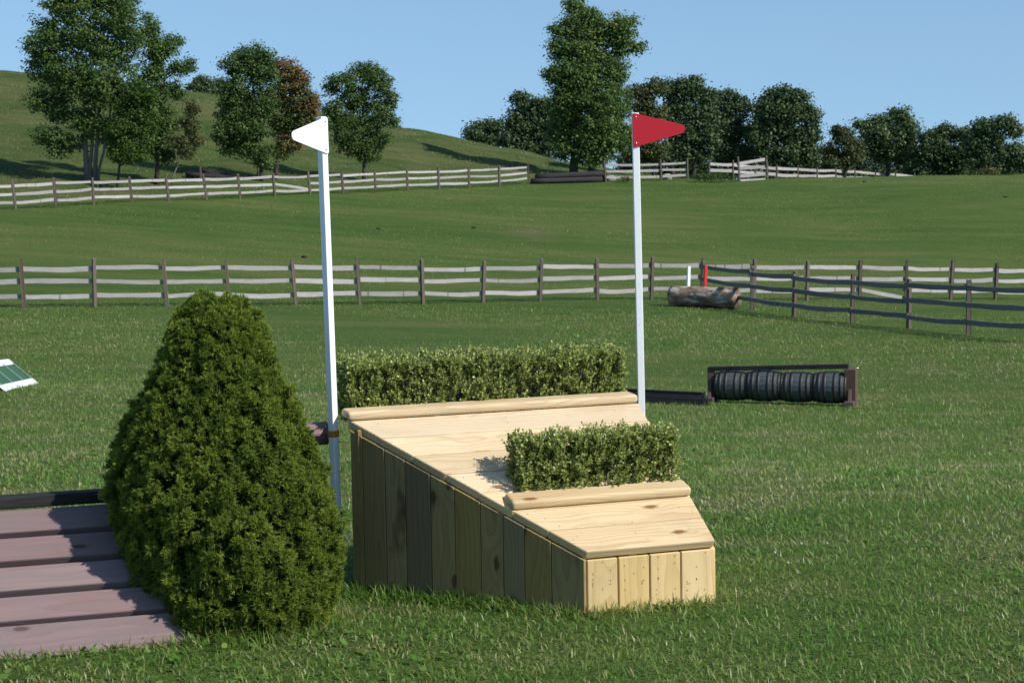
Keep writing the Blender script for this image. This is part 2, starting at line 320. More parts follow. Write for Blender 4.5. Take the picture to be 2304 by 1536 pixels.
# rounded cap boards: one at the ridge, one across the middle
def cap_board(v, u0, u1, depth, th, tilt, lift):
    y = (UPS*math.cos(tilt)+NR*-math.sin(tilt)); o_ = FL+UPS*v+NR*lift
    return prism('cap_board', [(u0, 0), (u1, 0), (u1, depth), (u0, depth)], th, o_+(-y.cross(W))*0+W.cross(y)*th, W, y, PINE, jump, .014, 4)
cap_board(SL-.012, -pL-.018, -pL+wb+.006, .10, .036, R0(24), .004)
cap_board(2*pw-.002, uL(2*pw)-.018, uR(2*pw)+.012, .088, .038, R0(12), .002)
# left wall of upright boards
BLg = A-W*pL+N*LL; wl_ = (BLg-A); wlen = wl_.length; wdir = wl_.normalized(); nwl = Vector((-wdir.y, wdir.x, 0))
if nwl.y > 0: nwl = -nwl
cuts = [0, .062, .125, .185, .265, .335, .42, .52, .62, .715, .81, .9, 1.0]
cuts = [0.0, .135, .245, .335, .43, .54, .645, .755, .845, .945, 1.0]
for i, (c0, c1) in enumerate(zip(cuts, cuts[1:])):
    g0, g1 = c0*wlen+.0015, c1*wlen-.0015
    def tp(g): return hf+HH*g/wlen-tk*1.06
    prism('side_board', [(-.08, -g0), (tp(g0), -g0), (tp(g1), -g1), (-.08, -g1)], .02, A+nwl*(-.007+random.uniform(-.0015, .0015)), UP, -wdir, PINE_GREY if i == 6 else PINE_SHADED, jump, .002, 1)
# right wall
BRg = BLg+W*wb; FRg = A+W*wf; wr = (BRg-FRg); rl = wr.length; rd = wr.normalized(); nr_ = Vector((rd.y, -rd.x, 0))
for i in range(7):
    g0, g1 = i/7*rl+.0015, (i+1)/7*rl-.0015
    def tp(g): return hf+HH*g/rl-tk*1.12
    prism('side_board', [(-.08, g0), (tp(g0), g0), (tp(g1), g1), (-.08, g1)][::-1], .02, FRg-nr_*.004, UP, rd, PINE_FRONT, jump, .002, 1)
# front boards
bw = wf/4
for i in range(4):
    g0, g1 = i*bw+.0025+(.002 if i == 0 else 0), (i+1)*bw-.0025
    prism('front_board', [(-.08, -g1), (-.08, -g0), (hf-tk*1.1, -g0), (hf-tk*1.1, -g1)], .02, A+N*-.002, UP, W*-1 if False else -W, PINE_FRONT, jump, .003, 1)
bm = bmesh.new()
for i in range(4):
    for q in range(9):
        u = (i+random.choice((.2, .27, .75, .8, .5)))*bw; z = random.uniform(.03, hf-.05)
        c = A+W*u+UP*z-N*.0035; vs = [bm.verts.new(c+(W*math.cos(t)+UP*math.sin(t))*.0022) for t in np.linspace(0, 5.2, 6)]; bm.faces.new(vs)
for q in range(26):
    v = random.uniform(.01, SL); u = uL(v)+random.choice((.06, .5, .93))*(uR(v)-uL(v))+random.uniform(-.03, .03)
    c = FL+W*u+UPS*v+NR*.002; vs = [bm.verts.new(c+(W*math.cos(t)+UPS*math.sin(t))*.002) for t in np.linspace(0, 5.2, 6)]; bm.faces.new(vs)
props(obj('nail_heads', bm_mesh(bm), NAIL, jump), kind='stuff')
# inner backing so no light leaks between boards, ledge behind the ridge, brackets for the pole
prism('inner_panel', [(-.07, .03), (hf-.06, .03), (hf+HH-.07, wlen-.03), (-.07, wlen-.03)], .008, A-nwl*.03, UP, wdir, PINE_GREY, jump, 0)
prism('inner_panel', [(.01, -.07), (wf-.01, -.07), (wf-.01, hf-.06), (.01, hf-.06)], .008, A+N*.024, W, UP, PINE_GREY, jump, 0)
zr = hf+HH
ins = .1
for k in range(2): box_between('ledge_board', BLg+W*ins+N*(.07+k*.12)+UP*(zr-.05), BLg+W*(wb-.03)+N*(.07+k*.12)+UP*(zr-.05), .115, .03, PINE, jump)
for k in range(8):
    g0 = ins+k*(wb-ins-.03)/8+.002; g1 = ins+(k+1)*(wb-ins-.03)/8-.002
    prism('back_board', [(-.08, g0), (-.08, g1), (zr-.07, g1), (zr-.07, g0)], .02, BLg+N*.24, UP, W, PINE_SHADED, jump, .002, 1)
for g in (ins, wb-.05): prism('end_board', [(-.08, .02), (-.08, .215), (zr-.07, .215), (zr-.07, .02)], .02, BLg+W*g, UP, N, PINE_SHADED, jump, .002, 1)

# ------------------------------------------------------------------ flags
def flag_pole(name, label, base, top, n_ang, side, fmat, flabel, band=None):
    """square pole; the flag's plane has its normal n_ang to the right of the direction to the camera"""
    base, top = Vector(base), Vector(top); root = empty(name, base, label, 'flag pole', 'pair of jump flags')
    ax = (top-base).normalized(); n = Vector((math.sin(n_ang), -math.cos(n_ang), 0)); n = (n-ax*n.dot(ax)).normalized()
    t = ax.cross(n)                                      # along the face, to the right
    s = .029; L = (top-base).length
    bm = bmesh.new(); bmesh.ops.create_cube(bm, size=1)
    for v in bm.verts: v.co = (v.co.x*s, v.co.y*s, (v.co.z)*(L+.2))
    bev(bm, .0025, 2); pole = obj('pole', bm_mesh(bm), WHITE, root, frame(base+ax*(L-.2)/2, t, -n, ax))
    h, l = .146, (.205 if side > 0 else .178); P = []
    def arc(cx, cy, r, a0, a1, k=6):
        for i in range(k+1): a = a0+(a1-a0)*i/k; P.append((cx+r*math.cos(a), cy+r*math.sin(a)))
    m = side; r0, r1 = .008, .02; hh = h/2; xe = l-r1; sl = math.atan2(hh-r1, xe)
    arc(r0-s/2, hh-r0-.002, r0, math.pi, math.pi/2-sl); arc(xe, 0, r1, math.pi/2-sl, -math.pi/2+sl, 10); arc(r0-s/2, -hh+r0+.002, r0, -math.pi/2+sl, -math.pi)
    P = [(m*a, b) for a, b in P]
    if m > 0: P = P[::-1]
    fo = base+ax*(L-hh)+n*(s/2+.006)
    fl_ = prism('flag', P, .0055, fo, t, ax, fmat, root, .001, 1); fl_['label'] = flabel
    for q in (1, -1):
        bm = bmesh.new(); bmesh.ops.create_uvsphere(bm, u_segments=10, v_segments=6, radius=.0042)
        for v in bm.verts: v.co.z *= .55
        obj('screw', bm_mesh(bm, True), STEEL, fl_, frame(fo+n*.0008+ax*(q*(hh-.018)), t, ax, n))
    if band is not None:
        bm = bmesh.new(); bmesh.ops.create_cube(bm, size=1)
        for v in bm.verts: v.co = (v.co.x*(s+.005), v.co.y*(s+.005), v.co.z*.026)
        bev(bm, .002, 1); obj('strap', bm_mesh(bm), BRASS, pole, frame(base+ax*(band*L), t, -n, ax))
    for q in ((.86, .0), (.62, .002), (.53, -.003)) if side > 0 else ((.5, .001),):
        bm = bmesh.new(); bmesh.ops.create_uvsphere(bm, u_segments=6, v_segments=4, radius=.0013)
        obj('staple', bm_mesh(bm), NAIL, pole, Matrix.Translation(base+ax*(q[0]*L)+n*s/2+t*q[1]))
    return root
wbase = gz(at(764, 1338, 7.93)); wtop = Vector(at(723, 263, 7.78))
white_pole = flag_pole('flag_pole', 'white flag pole left of the ramp with a white pennant pointing left', wbase, wtop, R0(49), -1, WHITE, 'white painted pennant board', .334)
rbase = gz(at(1450, 1222, 8.5)); rtop = Vector(at(1429, 254, 8.36))
red_pole = flag_pole('flag_pole', 'white flag pole behind the ramp with a red pennant pointing right', rbase, rtop, R0(2), 1, RED, 'red painted pennant board')
# bracket blocks that hold the white pole to the ridge
pv = wbase+UP*.6
box_between('bracket_block', BLg+W*.028-N*.02+UP*(zr-.17), BLg+W*.028-N*.02+UP*(zr-.035), .036, .045, PINE_SHADED, jump, up=N)
box_between('bracket_block', BLg-W*.035+N*.15+UP*(zr-.17), BLg-W*.035+N*.15+UP*(zr-.03), .014, .045, PINE_SHADED, jump, up=N)
box_between('bracket_rail', BLg-W*.0+N*.03+UP*(zr-.02), BLg+W*.12+N*.03+UP*(zr-.02), .045, .04, PINE, jump)

# ------------------------------------------------------------------ hedges of small glossy leaves
BOX = leaf_mat('boxwood_leaf', [(0., (.038, .066, .012)), (.35, (.13, .18, .034)), (.7, (.3, .36, .085)), (1., (.56, .6, .24))], .3, .36, .28)
STEM = paint('hedge_stem', (.05, .045, .02), (.03, .03, .015), .8)
def hedge(name, label, o, ux, uy, lx, ly, lz, n, seed):
    g = np.random.default_rng(seed); ux, uy = np.array(ux), np.array(uy); uz = np.array([0, 0, 1.]); o = np.array(o)
    root = empty(name, o+ux*lx/2+uy*ly/2, label, 'hedge', 'hedges set in the ramp jump')
    # sprigs: roots spread through the box, mostly near its faces, tips pointing out and up
    a, b, c = g.random(n)*lx, g.random(n)*ly, g.random(n)*lz*.96; f = g.random(n)
    b = np.where(f < .42, g.random(n)*.02, b); c = np.where((f > .42) & (f < .72), lz*(.82+.16*g.random(n)), c)
    a = np.where((f > .72) & (f < .79), g.random(n)*.02, a); a = np.where((f > .79) & (f < .86), lx-g.random(n)*.02, a); b = np.where((f > .86) & (f < .93), ly-g.random(n)*.02, b)
    lump = .018*waves(a, c, seed, 45)+.012*waves(a+5, b*2+c, seed+1, 90)
    b = b-np.where(f < .42, lump, 0); c = c+np.where((f > .42) & (f < .72), .016*waves(a, b, seed+2, 60), 0)
    d = np.stack([(a/lx-.5)*.9, (b/ly-.55)*1.1, .75+.5*g.random(n)], -1)+g.normal(0, .42, (n, 3)); d /= np.linalg.norm(d, axis=1)[:, None]
    base = o+a[:, None]*ux+b[:, None]*uy+c[:, None]*uz; D = d[:, :1]*ux+d[:, 1:2]*uy+d[:, 2:]*uz
    L = g.uniform(.02, .045, n); K = 9; V = []; T = []
    depth = np.clip(np.minimum(np.minimum(b, ly-b), np.minimum(a, lx-a))/.05, 0, 1)
    side = np.cross(D, g.normal(0, 1, (n, 3))); side /= np.linalg.norm(side, axis=1)[:, None]; oth = np.cross(D, side)
    for k in range(K):
        t = (k+.5)/K; ang = k*2.4; out = side*math.cos(ang)+oth*math.sin(ang)
        p = base+D*(L*t)[:, None]; ld = out*(.95-.5*t)+D*(.35+.8*t)+g.normal(0, .2, (n, 3)); ld /= np.linalg.norm(ld, axis=1)[:, None]
        wdt = np.cross(ld, D); wdt /= np.linalg.norm(wdt, axis=1)[:, None]+1e-9; ll = g.uniform(.009, .0145, n)[:, None]; ww = ll*.33
        nrm = np.cross(ld, wdt)*ll*.12
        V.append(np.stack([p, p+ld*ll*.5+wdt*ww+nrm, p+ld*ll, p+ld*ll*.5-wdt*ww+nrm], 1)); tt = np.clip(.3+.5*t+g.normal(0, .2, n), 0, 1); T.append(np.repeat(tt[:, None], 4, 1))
    V = np.concatenate(V).reshape(-1, 3); T = np.concatenate(T).ravel(); m = len(V)//4
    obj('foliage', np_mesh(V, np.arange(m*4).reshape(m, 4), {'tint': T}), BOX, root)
    bm = bmesh.new()
    for i in range(int(lx/.03)):
        q = Vector(o+ux*(i+.5)*.03+uy*ly*g.uniform(.2, .8)); tube(bm, [q-Vector((0, 0, .02)), q+Vector((g.normal(0, .01), g.normal(0, .01), lz*.8))], [.004, .002], 5)
    obj('stems', bm_mesh(bm), STEM, root)
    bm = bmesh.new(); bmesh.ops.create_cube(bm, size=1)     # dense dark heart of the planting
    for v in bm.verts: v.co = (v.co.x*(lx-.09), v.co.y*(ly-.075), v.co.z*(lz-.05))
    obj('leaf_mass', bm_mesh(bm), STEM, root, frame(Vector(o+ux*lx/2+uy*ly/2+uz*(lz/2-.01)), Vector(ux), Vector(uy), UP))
    return root
hedge('boxwood_hedge', 'long low leafy hedge along the top ridge of the ramp', BLg+W*.03+N*.10+UP*(zr-.03), W, N, wb-.045, .16, .235, 4600, 5)
vh = 2*pw+.105
hb = FL+UPS*vh+W*(uL(vh)+.13)-UP*.02
hedge('boxwood_hedge', 'short leafy hedge behind the middle cap board of the ramp', hb, W, N, uR(vh)-uL(vh)-.15, .105, .215, 2500, 9)

# ------------------------------------------------------------------ dwarf spruce
NEEDLE = leaf_mat('spruce_needles', [(0., (.036, .066, .012)), (.45, (.17, .235, .032)), (.8, (.275, .335, .05)), (1., (.36, .41, .085))], .38, .6, .2)
def spruce():
    g = np.random.default_rng(21); base = gz(at(514, 1385, 7.45), -.03); Hs = float(at(510, 674, 7.36)[2]-base.z)
    root = empty('dwarf_spruce', base, 'dense rounded cone of a dwarf spruce beside the mauve plank wall', 'shrub')
    prof_h = np.array([0, .03, .06, .13, .216, .308, .413, .544, .675, .81, .94, 1.0]); prof_r = np.array([.2, .24, .27, .325, .38, .405, .4, .348, .282, .2, .138, .065])
    prof_c = np.array([.1, .1, .1, .085, .05, .028, -.02, -.045, -.03, -.023, -.018, -.01])
    prof_y = np.array([-.24, -.22, -.2, -.14, -.07, -.03, 0, 0, 0, 0, 0, 0])
    def surf(h, th):
        r = np.interp(h, prof_h, prof_r); cx = np.interp(h, prof_h, prof_c)
        x, z = th*r*3, h*Hs*3
        l = 1+.05*waves(np.cos(th)*2.2, z+np.sin(th)*2.2, 4, 2.2)+.045*waves(np.cos(th)*4, z*1.5+np.sin(th)*4, 6, 4.5)
        vert = .05*np.clip(waves(np.cos(th)*2, z*.5+np.sin(th)*2, 12, 2.), 0, 2)*np.exp(-((h-.3)/.25)**2)*(np.cos(th-3.9) > -.2)
        r = r*l+vert*.5
        return np.stack([cx+r*np.cos(th), np.interp(h, prof_h, prof_y)+r*np.sin(th)*.95, h*Hs], -1)
    # clumps of twigs over the surface, each bulging a little
    nO = 2000; nI = 700; nC = nO+nI; hg = np.linspace(0, 1, 400); cw = np.cumsum(np.interp(hg, prof_h, prof_r)+.03+.12*(hg > .93)); cw /= cw[-1]; ii_ = np.r_[np.arange(nO), np.arange(nI)+.37]; hC = np.interp((ii_+.5)/np.r_[np.full(nO, nO), np.full(nI, nI)], cw, hg)+g.normal(0, .006, nC); hC = np.clip(hC, 0, 1); thC = (ii_*2.399963+g.normal(0, .07, nC)) % 6.283185
    C = surf(hC, thC); e = 1e-3; tn = np.cross(surf(hC, thC+e)-C, surf(np.clip(hC+e, 0, 1), thC)-C); tn /= np.linalg.norm(tn, axis=1)[:, None]+1e-9
    flip = np.sign((tn*np.stack([np.cos(thC), np.sin(thC), 0*thC+.1], -1)).sum(1)); tn *= flip[:, None]
    inner = np.arange(nC) >= nO
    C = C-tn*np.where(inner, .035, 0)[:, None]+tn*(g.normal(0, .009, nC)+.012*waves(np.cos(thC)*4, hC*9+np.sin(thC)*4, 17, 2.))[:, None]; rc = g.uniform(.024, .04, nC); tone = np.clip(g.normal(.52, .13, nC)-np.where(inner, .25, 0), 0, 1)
    nt_ = 16; d = tn[:, None]*.9+np.array([0, 0, .45])+g.normal(0, .6, (nC, nt_, 3)); d /= np.linalg.norm(d, axis=2)[..., None]
    P = C[:, None]+d*(rc[:, None]*g.uniform(.75, 1.05, (nC, nt_)))[..., None]-tn[:, None]*.012; P = P.reshape(-1, 3); D = d.reshape(-1, 3); nT = len(P); tw = np.repeat(tone, nt_)
    V = []; T = []
    for k in range(13):
        nd_ = D*g.uniform(.35, 1.1, (nT, 1))+g.normal(0, .62, (nT, 3)); nd_ /= np.linalg.norm(nd_, axis=1)[:, None]
        p = P-D*g.uniform(0, .016, (nT, 1)); l = g.uniform(.01, .0185, (nT, 1)); w = np.cross(nd_, g.normal(0, 1, (nT, 3))); w /= np.linalg.norm(w, axis=1)[:, None]; w *= .0021
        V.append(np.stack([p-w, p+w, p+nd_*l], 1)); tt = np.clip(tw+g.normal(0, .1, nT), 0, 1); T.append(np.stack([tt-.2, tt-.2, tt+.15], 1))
    V = np.concatenate(V).reshape(-1, 3)+np.array(base); T = np.clip(np.concatenate(T).ravel(), 0, 1)
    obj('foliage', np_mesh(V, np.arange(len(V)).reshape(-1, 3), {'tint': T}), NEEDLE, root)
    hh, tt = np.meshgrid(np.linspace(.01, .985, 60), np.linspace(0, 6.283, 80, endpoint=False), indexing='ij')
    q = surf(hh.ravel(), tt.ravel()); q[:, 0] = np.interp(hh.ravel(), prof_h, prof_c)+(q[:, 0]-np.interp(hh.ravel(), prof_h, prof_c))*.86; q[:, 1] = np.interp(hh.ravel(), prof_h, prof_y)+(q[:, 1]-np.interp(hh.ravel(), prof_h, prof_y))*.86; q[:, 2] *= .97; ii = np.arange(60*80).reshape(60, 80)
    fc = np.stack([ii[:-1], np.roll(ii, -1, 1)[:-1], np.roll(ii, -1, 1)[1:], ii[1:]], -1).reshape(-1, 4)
    core = np_mesh(q+np.array(base), fc, {'tint': np.full(len(q), .0)}, smooth=True); obj('shade_core', core, paint('core_shade', (.012, .022, .006), (.02, .028, .009), 1., 60, .6, .6, 0.), root)  # near-black shell: deep shade between the tufts put into its colour
    bm = bmesh.new(); tube(bm, [Vector(base)-UP*.08, Vector(base)+UP*.3], [.035, .02], 8); obj('trunk', bm_mesh(bm), BARK, root)
spruce()

# ------------------------------------------------------------------ mauve plank wall
pa = Vector((-1.738, 6.79, 0)); pdir = Vector((.949, .315, 0)).normalized(); pn = Vector((-pdir.y, pdir.x, 0)); pr = Vector((-1.10, 7.004, 0))-pn*.07
inc = R0(34); pup = pn*math.cos(inc)+UP*math.sin(inc); pnr = pdir.cross(pup)
wallj = empty('plank_wall', pr-pdir*.9, 'sloping wall of wide mauve planks with a black beam on top', 'horse jump')
Lw = 2.1
for k in range(5):
    v0 = .0+k*.147; v1 = v0+(.117 if k else .126)
    o_ = pr+UP*.0+pnr*random.uniform(-.003, .003); x1 = .07+random.uniform(-.004, .006)
    if k == 0: v0 = -.05
    prism('plank', [(-Lw, v0), (x1, v0+random.uniform(-.002, .002)), (x1, v1), (-Lw, v1)], .045, o_, pdir, pup, MAUVE, wallj, .006, 2)
tb = pr+pup*.752+UP*.0
box_between('top_beam', tb-pdir*Lw, tb+pdir*.06, .075, .045, BLACKWOOD, wallj, up=UP, bevel=.006, seg=2)
for s_ in (-.12, -1.0, -1.9):
    o_ = pr+pdir*s_-pnr*.048
    box_between('rafter', o_+pup*.0, o_+pup*.76, .05, .07, BLACKWOOD, wallj, up=pnr)
    q = pr+pdir*s_+pn*.68; box_between('support_post', q-UP*.06, q+UP*.40, .07, .07, BLACKWOOD, wallj, up=pn)
# round rail in the bracket behind the spruce
rl0 = Vector(at(735, 972, 8.02)); rl1 = Vector(at(735, 972, 8.02))-W*.62
rr = empty('round_rail', gz(rl1), 'short round mauve rail ending at the bracket behind the spruce', 'rail')
bm = bmesh.new(); tube(bm, [Vector((x-.31, 0, .004*math.sin(x*9))) for x in np.linspace(0, .62, 7)], [.047, .048, .047, .049, .047, .048, .047], 14)
obj('log', bm_mesh(bm, False), MAUVE, rr, frame((rl0+rl1)/2, W, N, UP))
box_between('post', gz(rl1+W*.06, -.1), rl1+W*.06+UP*.0, .06, .06, BLACKWOOD, rr, up=N)

# ------------------------------------------------------------------ barrel jump and low ramp
d_b = 30.3; bl = gz(at(1600, 906, d_b)); brt = gz(at(1914, 902, d_b-.6)); bx = (brt-bl); bx.z = 0; BLn = bx.length; bx.normalize(); by = Vector((-bx.y, bx.x, 0))
bf = empty('barrel_rack', (bl+brt)/2, 'dark timber rack with a top rail holding four barrels in a row', 'horse jump')
hb_ = .56
for k, q in enumerate((bl, brt)):
    sgn = 1 if k else -1
    box_between('end_post', q+by*.05-UP*.05, q+by*.05+UP*(hb_ if k else hb_-.03), .26 if k else .14, .17 if k else .1, BROWNWOOD, bf, up=bx, bevel=.008)
    box_between('foot', q-by*.22+UP*.035, q+by*.34+UP*.035, .14, .11, BROWNWOOD, bf, bevel=.008)
    for s_ in (-1, 1): box_between('brace', q+by*(.05+s_*.2)+UP*.07, q+by*(.05+s_*.06)+UP*.33, .06, .05, BROWNWOOD, bf, up=bx)
ra_, rb_ = Vector(at(1596, 829, d_b)), Vector(at(1910, 823, d_b-.6))
box_between('top_rail', ra_-by*.03, rb_-by*.03, .07, .068, BLACKWOOD, bf, bevel=.006)
bm = bmesh.new(); bmesh.ops.create_uvsphere(bm, u_segments=10, v_segments=6, radius=.022); obj('bolt_head', bm_mesh(bm, True), STEEL, bf, Matrix.Translation(brt+bx*.09+by*.03+UP*(hb_-.0)))
def barrel(cx, rad, ln, order):
    c = bl+bx*cx+by*.06; c = gz(c, rad+.03); root = empty('barrel', c-UP*rad, order, 'barrel', 'barrels lying in the rack')
    ns = 20; prof = [(-.5, .87), (-.36, .945), (-.18, .99), (0, 1), (.18, .99), (.36, .945), (.5, .87)]
    me = None
    for s_ in range(ns):
        if me is None:
            bm = bmesh.new(); a0, a1 = -math.pi/ns*.94, math.pi/ns*.94; ro = []; ri = []
            for x, r in prof:
                ro.append([bm.verts.new((x*ln, rad*r*math.sin(a), rad*r*math.cos(a))) for a in (a0, a1)])
                ri.append([bm.verts.new((x*ln, (rad*r-.02)*math.sin(a), (rad*r-.02)*math.cos(a))) for a in (a0, a1)])
            for i in range(len(prof)-1):
                bm.faces.new((ro[i][0], ro[i][1], ro[i+1][1], ro[i+1][0])); bm.faces.new((ri[i][0], ri[i+1][0], ri[i+1][1], ri[i][1]))
                for e_ in (0, 1): bm.faces.new((ro[i][e_], ro[i+1][e_], ri[i+1][e_], ri[i][e_]))
            bm.faces.new((ro[0][0], ri[0][0], ri[0][1], ro[0][1])); bm.faces.new((ro[-1][0], ro[-1][1], ri[-1][1], ri[-1][0]))
            bmesh.ops.recalc_face_normals(bm, faces=bm.faces); me = bm_mesh(bm)
        obj('stave', me, STAVE, root, frame(c, bx, by, UP) @ Matrix.Rotation(2*math.pi*s_/ns, 4, 'X'))
    for x in (-.46, -.33, -.15, .15, .33, .46):
        r = rad*np.interp(x, [p[0] for p in prof], [p[1] for p in prof])+.004; bm = bmesh.new(); n = 26; R_ = []
        for xx, dr in ((-.022, 0), (.022, 0), (.022, -.012), (-.022, -.012)):
            R_.append([bm.verts.new((x*ln+xx, (r+dr)*math.sin(2*math.pi*k/n), (r+dr)*math.cos(2*math.pi*k/n))) for k in range(n)])
        for i in range(4):
            for k in range(n): bm.faces.new((R_[i][k], R_[i][(k+1) % n], R_[(i+1) % 4][(k+1) % n], R_[(i+1) % 4][k]))
        bmesh.ops.recalc_face_normals(bm, faces=bm.faces); obj('hoop', bm_mesh(bm, True), HOOP, root, frame(c, bx, by, UP))
    for sg in (-1, 1):
        bm = bmesh.new(); bmesh.ops.create_cone(bm, cap_ends=True, segments=24, radius1=rad*.8, radius2=rad*.8, depth=.02)
        obj('barrel_head', bm_mesh(bm), STAVE, root, frame(c+bx*(sg*ln*.46), by, UP, bx))
wds = ('left end', 'left of the middle', 'right of the middle', 'right end'); bl_w = (BLn-.12)/4
for k in range(4): barrel(.07+bl_w*(k+.5), (.225, .235, .23, .24)[k], bl_w*.99, 'grey barrel with dark hoops in the rack, '+('leftmost of four', 'second from left', 'second from right', 'rightmost of four')[k])
# low dark coop to the left of the rack
q0 = gz(at(1360, 912, 30.3)); q1 = gz(at(1588, 911, 29.4)); cx_ = (q1-q0); cx_.z = 0; cl = cx_.length; cx_.normalize(); cy_ = Vector((-cx_.y, cx_.x, 0))
coop = empty('low_coop', (q0+q1)/2, 'low dark roof-shaped coop beside the barrel rack', 'horse jump')
for s_ in (-1, 1):
    o_ = q0+cy_*(.2-s_*.2*-1 if False else (0 if s_ < 0 else .2)); sl_ = (cy_*.1*(1 if s_ < 0 else -1)+UP*.24).normalized(); ll = .26
    for k in range(2):
        prism('coop_board', [(0, k*ll/2), (cl-.16*k*0-.0, k*ll/2), (cl-.10*(k+1)*.5*1, (k+1)*ll/2-.004), (0, (k+1)*ll/2-.004)] if s_ < 0 else [(0, k*ll/2), (0, (k+1)*ll/2-.004), (-cl+.05*(k+1), (k+1)*ll/2-.004), (-cl, k*ll/2)], .025, o_-UP*.03, cx_ if s_ < 0 else -cx_, sl_, BLACKWOOD, coop, .004, 1)
prism('end_panel', [(0, 0), (.2, 0), (.1, .22)], .02, q1-cx_*.06-UP*.03, cy_, UP, BLACKWOOD, coop, 0)

# white coop with a green brush face at the left edge
e0, d0 = hit(17, 880); e1, d1 = hit(89, 862); e0, e1 = Vector(e0), Vector(e1); ex = e1-e0; el = ex.length; ex.normalize(); ey = Vector((-ex.y, ex.x, 0)).normalized()
NET = paint('green_brush', (.03, .1, .05), (.05, .075, .03), .9, 30, .9, .9); CORD = paint('grey_cord', (.2, .3, .32), (.15, .2, .22), .6)
vc = empty('brush_coop', (e0+e1)/2, 'small white edged coop with a sloping green brush face at left', 'horse jump')
t1 = e1+ey*.46; t1.z = at(13, 806, t1.y*1.003)[2]; sl_ = t1-e1; hgt = sl_.length; sl_.normalize()
fn = ex.cross(sl_)
prism('edge_board', [(0, 0), (el, 0), (el, hgt*.24), (0, hgt*.24)], .02, e0+fn*.0-UP*.01, ex, sl_, WHITE, vc, .003, 1)
prism('edge_board', [(0, hgt*.8), (el, hgt*.8), (el, hgt), (0, hgt)], .02, e0-UP*.01, ex, sl_, WHITE, vc, .003, 1)
prism('brush_face', [(.02, hgt*.2), (el-.02, hgt*.2), (el-.02, hgt*.82), (.02, hgt*.82)], .03, e0-fn*.022-UP*.01, ex, sl_, NET, vc, 0)
for f_ in (.04, .36, .68, .97): box_between('cord', e0+ex*el*f_+sl_*hgt*.2+fn*.002, e0+ex*el*f_+sl_*hgt*.83+fn*.002, .02, .012, CORD, vc, up=fn, bevel=0)
bkw = Vector((sl_.x, sl_.y, 0)); sb_ = Vector((-sl_.x, -sl_.y, sl_.z))
prism('back_panel', [(0, 0), (0, hgt), (el, hgt), (el, 0)], .02, e0+bkw*hgt*2-UP*.03, ex, sb_, BLACKWOOD, vc, 0)

# ------------------------------------------------------------------ log jump with its two short posts
def rough_log(name, length, rad, mat, parent, mw, seed, n=18, m=14, rough=.05):
    g = np.random.default_rng(seed); bm = bmesh.new(); rings = []
    for i in range(m):
        x = (i/(m-1)-.5)*length
        rings.append([bm.verts.new((x, rad*math.sin(t)*k_, rad*math.cos(t)*k_)) for t, k_ in ((2*math.pi*k/n, 1+rough*float(waves(np.array(x*3.), np.array(k*1.1), seed, 1.3))+g.normal(0, rough*.25)) for k in range(n))])
    for a, b in zip(rings, rings[1:]):
        for k in range(n): bm.faces.new((a[k], b[k], b[(k+1) % n], a[(k+1) % n]))
    bm.faces.new(rings[0]); bm.faces.new(rings[-1][::-1]); bmesh.ops.recalc_face_normals(bm, faces=bm.faces)
    return obj(name, bm_mesh(bm, True), mat, parent, mw)
lg0, dl = hit(1502, 690); lg1 = gz(at(1650, 694, dl-1.2)); lg0 = Vector(lg0); lx_ = (lg1-lg0); ll_ = lx_.length; lx_.normalize(); ly_ = Vector((-lx_.y, lx_.x, 0)).normalized(); lz_ = lx_.cross(ly_)
lj = props(rough_log('fallen_log', ll_, .325, LOG, None, frame((lg0+lg1)/2+UP*.31+ly_*.3, lx_, ly_, lz_), 4, 22, 18, .035), 'thick weathered log with lichen lying below the fence corner', 'log')
def stake(name, label, px, pyb, pyt, d, mat, px2):
    b = gz(at(px, pyb, d)); t = Vector(at(px2, pyt, d)); o = box_between(name, b-UP*.1, t, .1, .075, mat, None, up=(.5, -.9, 0), bevel=.006)
    return props(o, label, 'stake', 'painted stakes behind the log')
stake('marker_stake', 'short white stake behind the lichen covered log', 1547, 678, 599, dl+.75, WHITE, 1550)
stake('marker_stake', 'short red stake behind the lichen covered log', 1584, 678, 597, dl+.75, REDPOST, 1588)

